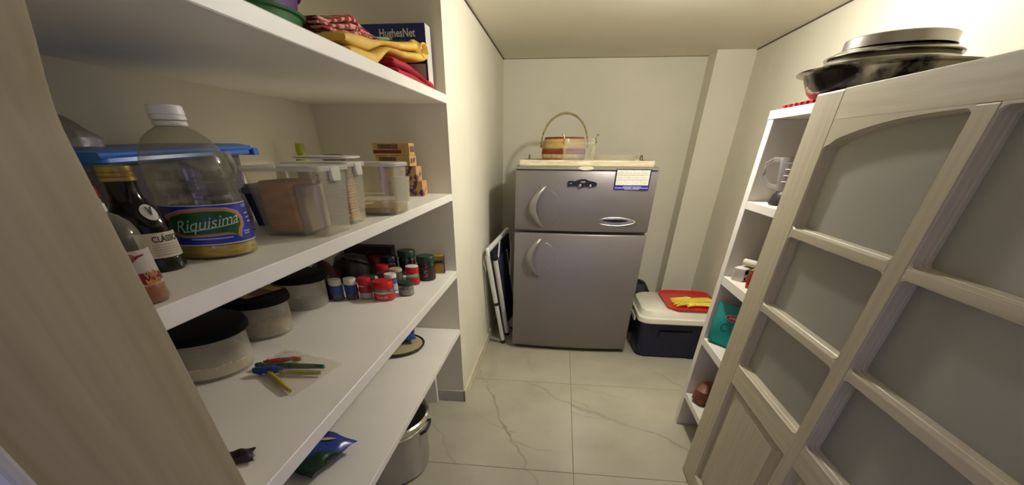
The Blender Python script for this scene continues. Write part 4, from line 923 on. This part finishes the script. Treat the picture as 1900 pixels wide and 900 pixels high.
#PART4
# ------------------------------------------------------------------ top shelf: basins, cloths, box
Z1 = 1.713
M_grn = surf('basin_green', '#2f6a3c', .35, var=.1); M_pur = surf('basin_purple', '#54306e', .35, var=.1)
zb_ = Z1 + .0004
for k, (m, lab) in enumerate(((M_grn, 'green plastic basin, lowest of the nested stack on the top shelf'), (M_pur, 'purple plastic basin between two green ones on the top shelf'), (surf('basin_green2', '#2a5f36', .35), 'green plastic basin, topmost of the nested stack'), (surf('basin_violet', '#3c2c66', .35), 'dark violet plastic basin nested in the topmost green one'))):
    o = thing('basin', lab, 'basin', (-.975, 1.53, zb_ + .046 * k), 0, 'nested plastic basins')
    MB().lathe([(r, z * .82) for r, z in [(.0, .0), (.180, .0), (.196, .010), (.212, .092), (.222, .094), (.224, .100), (.218, .102), (.208, .097), (.190, .016), (.0, .006)]], 44, cap0=False, cap1=False).build('basin', m, o)
def folded(name, label, y0, y1, x0, x1, zlo, zhi, mat, layers, seed, cat='cloth', wob=.006, group='folded cloths on the top shelf'):
    xf = x0 if callable(x0) else (lambda y, q=x0: q)
    x0 = xf((y0 + y1) / 2)
    """a folded cloth: stacked rounded folds following bottom zlo(y) and top zhi(y)"""
    o = thing(name, label, cat, ((x0 + x1) / 2, (y0 + y1) / 2, zlo((y0 + y1) / 2)), 0, group)
    ox, oy, oz = o.location
    for L in range(layers):
        mb = MB(); nv = 26; rings = []
        for j in range(nv + 1):
            y = y0 + (y1 - y0) * j / nv - .02 * L * (1 if j > nv - 2 else 0)
            a = zlo(y) + (zhi(y) - zlo(y)) * L / layers + .0006; b = zlo(y) + (zhi(y) - zlo(y)) * (L + 1) / layers - .0006
            c = (a + b) / 2; h = (b - a) / 2; ring = []; x0 = xf(y)
            e = 1. if 0 < j < nv else .55
            for k in range(16):
                t = 2 * pi * k / 16
                sx = cos(t); sz = sin(t)
                px = (x0 + x1) / 2 + (x1 - x0) / 2 * (abs(sx) ** .35) * (1 if sx >= 0 else -1) * (1 - .012 * L) - .012 * L
                pz = c + h * e * (abs(sz) ** .6) * (1 if sz >= 0 else -1)
                nn = mnoise.noise(Vector((px * 6, y * 7, seed + L)))
                ring.append(Vector((px - ox + nn * wob, y - oy + mnoise.noise(Vector((px * 9, seed, L))) * wob, pz - oz)))
            rings.append(ring)
        mb.loops(rings).build('fold', mat, o, angle=60)
    return o
lerp = lambda p: (lambda y: next((a[1] + (b[1] - a[1]) * (y - a[0]) / (b[0] - a[0]) for a, b in zip(p, p[1:]) if y <= b[0]), p[-1][1]))
M_crim = surf('cloth_crimson', '#a2122c', .75, var=.12, scale=10, bump=.2, bscale=40); M_yel = surf('cloth_yellow', '#d8b04c', .7, var=.10, scale=8, bump=.2, bscale=30); M_gcl = surf('cloth_green', '#6f8a62', .8)
zc_top = lerp([(1.3, Z1 + .045), (2.15, Z1 + .062), (2.38, Z1 + .046), (2.60, Z1 + .030)])
folded('tablecloth', 'folded crimson cloth at the bottom of the cloth pile on the top shelf', 1.99, 2.575, lerp([(1.5, -.95), (2.46, -.95), (2.49, -.645), (3, -.645)]), -.628, lambda y: Z1 + .0005, zc_top, M_crim, 2, 3)
yl = lerp([(1.3, Z1 + .0008), (1.80, Z1 + .0008), (1.96, Z1 + .060), (2.15, Z1 + .066), (2.40, Z1 + .085), (2.6, Z1 + .118)]); yh = lerp([(1.3, Z1 + .030), (1.9, Z1 + .084), (2.2, Z1 + .122), (2.42, Z1 + .156), (2.6, Z1 + .176)])
folded('tablecloth', 'folded yellow cloth on top of the crimson one', 1.60, 2.50, lerp([(1.5, -.73), (1.77, -.735), (1.86, -.92), (3, -.93)]), -.640, yl, yh, M_yel, 2, 8)
cu = thing('napkin', 'bunched end of a yellow cloth curling above the crimson pile', 'cloth', (-.70, 2.44, Z1 + .072), 0, 'folded cloths on the top shelf')
mb = MB()
def curl(u, v):
    t = u * 4.6; r = .036 - .016 * u
    return Vector((-.05 + .11 * v + mnoise.noise(Vector((u * 4, v * 3, 2))) * .01, -.02 + r * 1.9 * cos(t) + .012 * sin(v * 7), .052 + r * .95 * sin(t) + mnoise.noise(Vector((u * 3, v * 4, 7))) * .008))
mb.sheet(curl, 30, 12, .006); mb.build('cloth', M_yel, cu, angle=70)
gh_lo = lerp([(1.4, Z1 + .050), (1.9, Z1 + .086), (2.2, Z1 + .126), (2.3, Z1 + .136)]); gh_hi = lerp([(1.4, Z1 + .085), (1.75, Z1 + .105), (1.95, Z1 + .152), (2.05, Z1 + .142), (2.2, Z1 + .128)])
folded('napkin', 'red and white gingham cloth crumpled on the yellow cloth', 1.66, 2.15, lerp([(1.5, -.80), (1.76, -.80), (1.82, -.92), (3, -.92)]), -.735, gh_lo, gh_hi, M_ging, 3, 15, wob=.02)
folded('napkin', 'pale green cloth edge between yellow cloth and the navy box', 2.20, 2.46, -.93, -.80, lambda y: yh(y) + .0012, lambda y: yh(y) + .016, M_gcl, 1, 22)
hb = thing('modem_box', 'navy blue carton with white lettering behind the cloths', 'box', (-.81, 2.540, Z1 + .0004))
M_hb = surf('carton_navy', '#1f3470', .5, var=.06)
MB().box(-.160, .158, -.03, .055, .0, .2245, bev=.0015).build('carton', M_hb, hb, smooth=False)
MB().box(.1582, .160, -.0305, .055, .0, .2245).build('white_edge', surf('carton_white', '#c9c4ba', .6), hb, smooth=False)
MB().box(-.150, .150, -.0308, -.0295, .0, .095).build('white_panel', surf('carton_white', '#c9c4ba'), hb, smooth=False)
text('HughesNet', .036, planemap((.030, -.0312, .194), (1, 0, 0), (0, 0, 1)), surf('print_white', '#e6e2de', .5), hb, bold=.0008)
MB().box(-.05, .07, -.0312, -.0304, .1715, .1735).build('rule', surf('print_grey', '#6d7694', .5), hb, smooth=False)
mb = MB()
for k in range(9): mb.box(-.045 + .0155 * k, -.0335 + .0155 * k - (.004 if k % 3 == 2 else 0), -.0312, -.0304, .1565, .1655)
mb.build('small_print', surf('print_grey', '#6d7694'), hb, smooth=False)

# ------------------------------------------------------------------ things on and in the white shelf unit
mt = thing('tray', 'thin red ribbed tray on top of the white shelf unit', 'tray', (1.146, 2.295, 1.6452))
M_rm = surf('tray_red', '#9c1620', .45, var=.1)
MB().rr([(0, 0, 0, .20, .19, .03), (.003, 0, 0, .205, .195, .03), (.012, 0, 0, .21, .20, .035), (.012, 0, 0, .20, .19, .03), (.004, 0, 0, .195, .185, .03)], 4).build('tray', M_rm, mt)
for k in range(7): MB().box(-.216, -.207, -.16 + .05 * k, -.14 + .05 * k, .002, .0125, bev=.002, seg=1).build('rib', M_rm, mt)
dp = thing('enamel_basin', 'big dark blotched metal basin under the steel pans', 'basin', (1.165, 2.215, 1.6496))
M_bl = surf('blotched_enamel', '#14070c', .2, .45, second='#a8a28e', scale=5.5, ramp=(.42, .52))
M_bl.node_tree.nodes['Noise Texture'].inputs['Detail'].default_value = 7
MB().lathe([(.0, .0), (.165, .0), (.205, .008), (.236, .03), (.258, .064), (.266, .080), (.284, .084), (.292, .0835), (.293, .088), (.284, .0895), (.262, .086), (.250, .064), (.225, .033), (.195, .014), (.0, .006)], 64, cap0=False, cap1=False).build('bowl', M_bl, dp)
p2 = thing('steel_pan', 'wide-rimmed shallow steel pan upside down on the dark basin', 'pan', (1.155, 2.215, 1.6496))
MB().lathe([(.0, .139), (.166, .139), (.180, .137), (.187, .131), (.190, .1285), (.203, .127), (.207, .1245), (.2065, .121), (.194, .1215), (.184, .125), (.178, .133), (.0, .135)], 60, cap0=False, cap1=False).build('pan', M_steel, p2)
MB().lathe([(.2065, .1235), (.2090, .122), (.2070, .1195), (.2045, .1215)], 60, cap0=False, cap1=False).build('rolled_rim', M_chrome, p2)
MB().lathe([(.182, .134), (.2, .114), (.206, .107), (.206, .103), (.198, .108), (.178, .130)], 60, cap0=False, cap1=False).build('inner_flange', M_steel, p2)
p3 = thing('cake_tin', 'round straight-sided steel cake tin, topmost of the pans', 'pan', (1.155, 2.20, 1.6496 + .1395))
MB().lathe([(.0, .030), (.160, .030), (.165, .0275), (.166, .0025), (.171, .001), (.171, .0), (.162, .0003), (.161, .026), (.0, .027)], 60, cap0=False, cap1=False).build('tin', surf('tin_steel', '#aaa5a0', .28, 1., var=.1, scale=4), p3)

M_jug = clear('mug_glass', '#f2f0ee', .06, .04, .5, '#d2ccd2')
bj = thing('blender', 'clear glass blender jug with handle on a dark base', 'blender', (1.04, 2.335, 1.3034))
MB().lathe([(.0, .0), (.072, .0), (.078, .006), (.070, .035), (.058, .052), (.0, .052)], 30, cap0=False, cap1=False).build('base', surf('blender_base', '#1a1216', .35), bj)
MB().lathe([(.058, .052), (.064, .060), (.082, .150), (.085, .176), (.082, .176), (.079, .150), (.060, .062), (.0, .056)], 34, cap0=False, cap1=False).build('jug', M_jug, bj)
MB().tube([(-.058, .054, .165), (-.080, .095, .168), (-.098, .125, .150), (-.092, .125, .105), (-.070, .095, .07), (-.042, .045, .065)], .008, 8).build('handle', M_jug, bj)
mb = MB()
for k in range(4): mb.tube([(.0795 * cos(a) - .0, .0795 * sin(a), .09 + .022 * k) for a in (3.6, 3.75, 3.9)], .0016, 5)
mb.build('measure_marks', surf('mark_white', '#b5b0b0', .5), bj)
bpk = thing('soap_packet', 'blue shiny packet standing at the back of the unit shelf', 'packet', (1.14, 2.40, .9574), rad(-35))
mb = MB(); mb.rr([(0, 0, 0, .07, .03, .02), (.03, 0, 0, .078, .036, .025), (.085, 0, 0, .075, .03, .02), (.100, 0, 0, .072, .008, .006)], 5); mb.build('packet', surf('foil_violet_blue', '#252a86', .3, second='#4a3f9a', scale=16), bpk)
rpk = thing('seasoning_packet', 'red and yellow-green packet in front of the rolled white packet', 'packet', (1.005, 2.285, .9574), rad(50))
mb = MB(); mb.rr([(0, 0, 0, .055, .022, .014), (.02, 0, 0, .06, .026, .02), (.07, 0, 0, .058, .022, .018), (.088, 0, 0, .056, .005, .004)], 5); mb.build('packet', surf('foil_red', '#8e1c16', .35, second='#b3301c', scale=18), rpk)
MB().box(-.05, .05, -.024, .0235, .070, .082, bev=.002).build('green_band', surf('foil_lime', '#8aa32c', .4), rpk)
wpk = thing('paper_packet', 'white and black printed packet lying before the blue packet', 'packet', (1.005, 2.435, .9574), rad(38))
mb = MB(); mb.rr([(0, 0, 0, .055, .032, .006), (.004, 0, 0, .058, .035, .008), (.058, 0, 0, .057, .034, .008), (.062, 0, 0, .052, .030, .006)], 3); mb.build('packet', surf('paper_white', '#c2bab0', .5, var=.1), wpk)
for (a, b, c, d) in ((-.054, -.030, .034, .054), (-.020, .004, .010, .024), (.010, .050, .040, .056), (-.05, -.036, .008, .020)):
    MB().box(a, b, -.0358, -.034, c, d).build('black_print', M_black, wpk, smooth=False)
rol = thing('paper_roll', 'rolled white paper with a dark open end on the unit shelf', 'roll', (1.025, 2.385, .9574 + .066), rad(-60))
MB().loops([[Vector((-.07, .016 * cos(t), .017 + .016 * sin(t))) for t in [2 * pi * k / 20 for k in range(20)]], [Vector((.08, .016 * cos(t), .017 + .016 * sin(t))) for t in [2 * pi * k / 20 for k in range(20)]], [Vector((.08, .012 * cos(t), .017 + .012 * sin(t))) for t in [2 * pi * k / 20 for k in range(20)]], [Vector((-.07, .012 * cos(t), .017 + .012 * sin(t))) for t in [2 * pi * k / 20 for k in range(20)]]], True, True, False).build('roll', surf('paper_cream', '#c9c0aa', .6), rol)
tb = thing('detergent_bag', 'upright teal detergent bag with a pink oval logo', 'bag', (1.030, 2.385, .6104), rad(-50))
mb = MB(); mb.rr([(0, 0, 0, .115, .035, .03), (.02, 0, 0, .125, .048, .045), (.12, 0, 0, .125, .042, .04), (.185, 0, 0, .128, .016, .014), (.215, 0, 0, .130, .004, .003)], 6)
bmesh.ops.subdivide_edges(mb.bm, edges=mb.bm.edges[:], cuts=1)
for v in mb.bm.verts: v.co.y += mnoise.noise(v.co * 22) * .006
mb.build('bag', surf('bag_teal', '#157a78', .3, second='#1f8c88', scale=5, bump=.2, bscale=18), tb)
fm = lambda u0, v0, lift: planemap((u0, -.052 - lift, v0), (1, 0, 0), (0, .15, 1))
ell = lambda a, b, n=28: [(a * cos(2 * pi * k / n), b * sin(2 * pi * k / n)) for k in range(n)]
poly_on(fm(.012, .163, -.004), ell(.055, .018), 'logo_edge', surf('logo_pale', '#c9a9b4', .4), tb); poly_on(fm(.012, .163, -.0025), ell(.050, .0145), 'logo', surf('logo_pink', '#a3214a', .4), tb)
text('AXION', .020, fm(.012, .163, -.001), surf('logo_print', '#e3c4cc', .4), tb, bold=.0006)
text('C', .06, fm(-.03, .105, .002), surf('print_deepgreen', '#0c3f34', .4), tb)
bg2 = thing('bread_bag', 'brown rounded bag on the lowest shelf of the white unit', 'bag', (1.01, 2.385, .2404), rad(30))
mb = MB(); mb.rr([(0, 0, 0, .06, .045, .03), (.025, 0, 0, .08, .06, .05), (.09, 0, 0, .075, .058, .05), (.125, 0, 0, .04, .03, .025)], 6)
for v in mb.bm.verts: v.co += Vector((mnoise.noise(v.co * 20), mnoise.noise(v.co * 20 + Vector((3, 0, 0))), 0)) * .008
mb.build('bag', surf('bag_brown', '#7c4422', .45, second='#5d3018', scale=9), bg2)
sv = thing('tin_lid', 'small silver tin lid behind the brown bag in the unit', 'tin', (1.17, 2.40, .2404))
MB().lathe([(.0, .0), (.055, .0), (.058, .15), (.062, .152), (.062, .172), (.055, .176), (.0, .176)], 28, cap0=False, cap1=False).build('tin', surf('tin_lilac', '#9a93a8', .3, .8), sv)
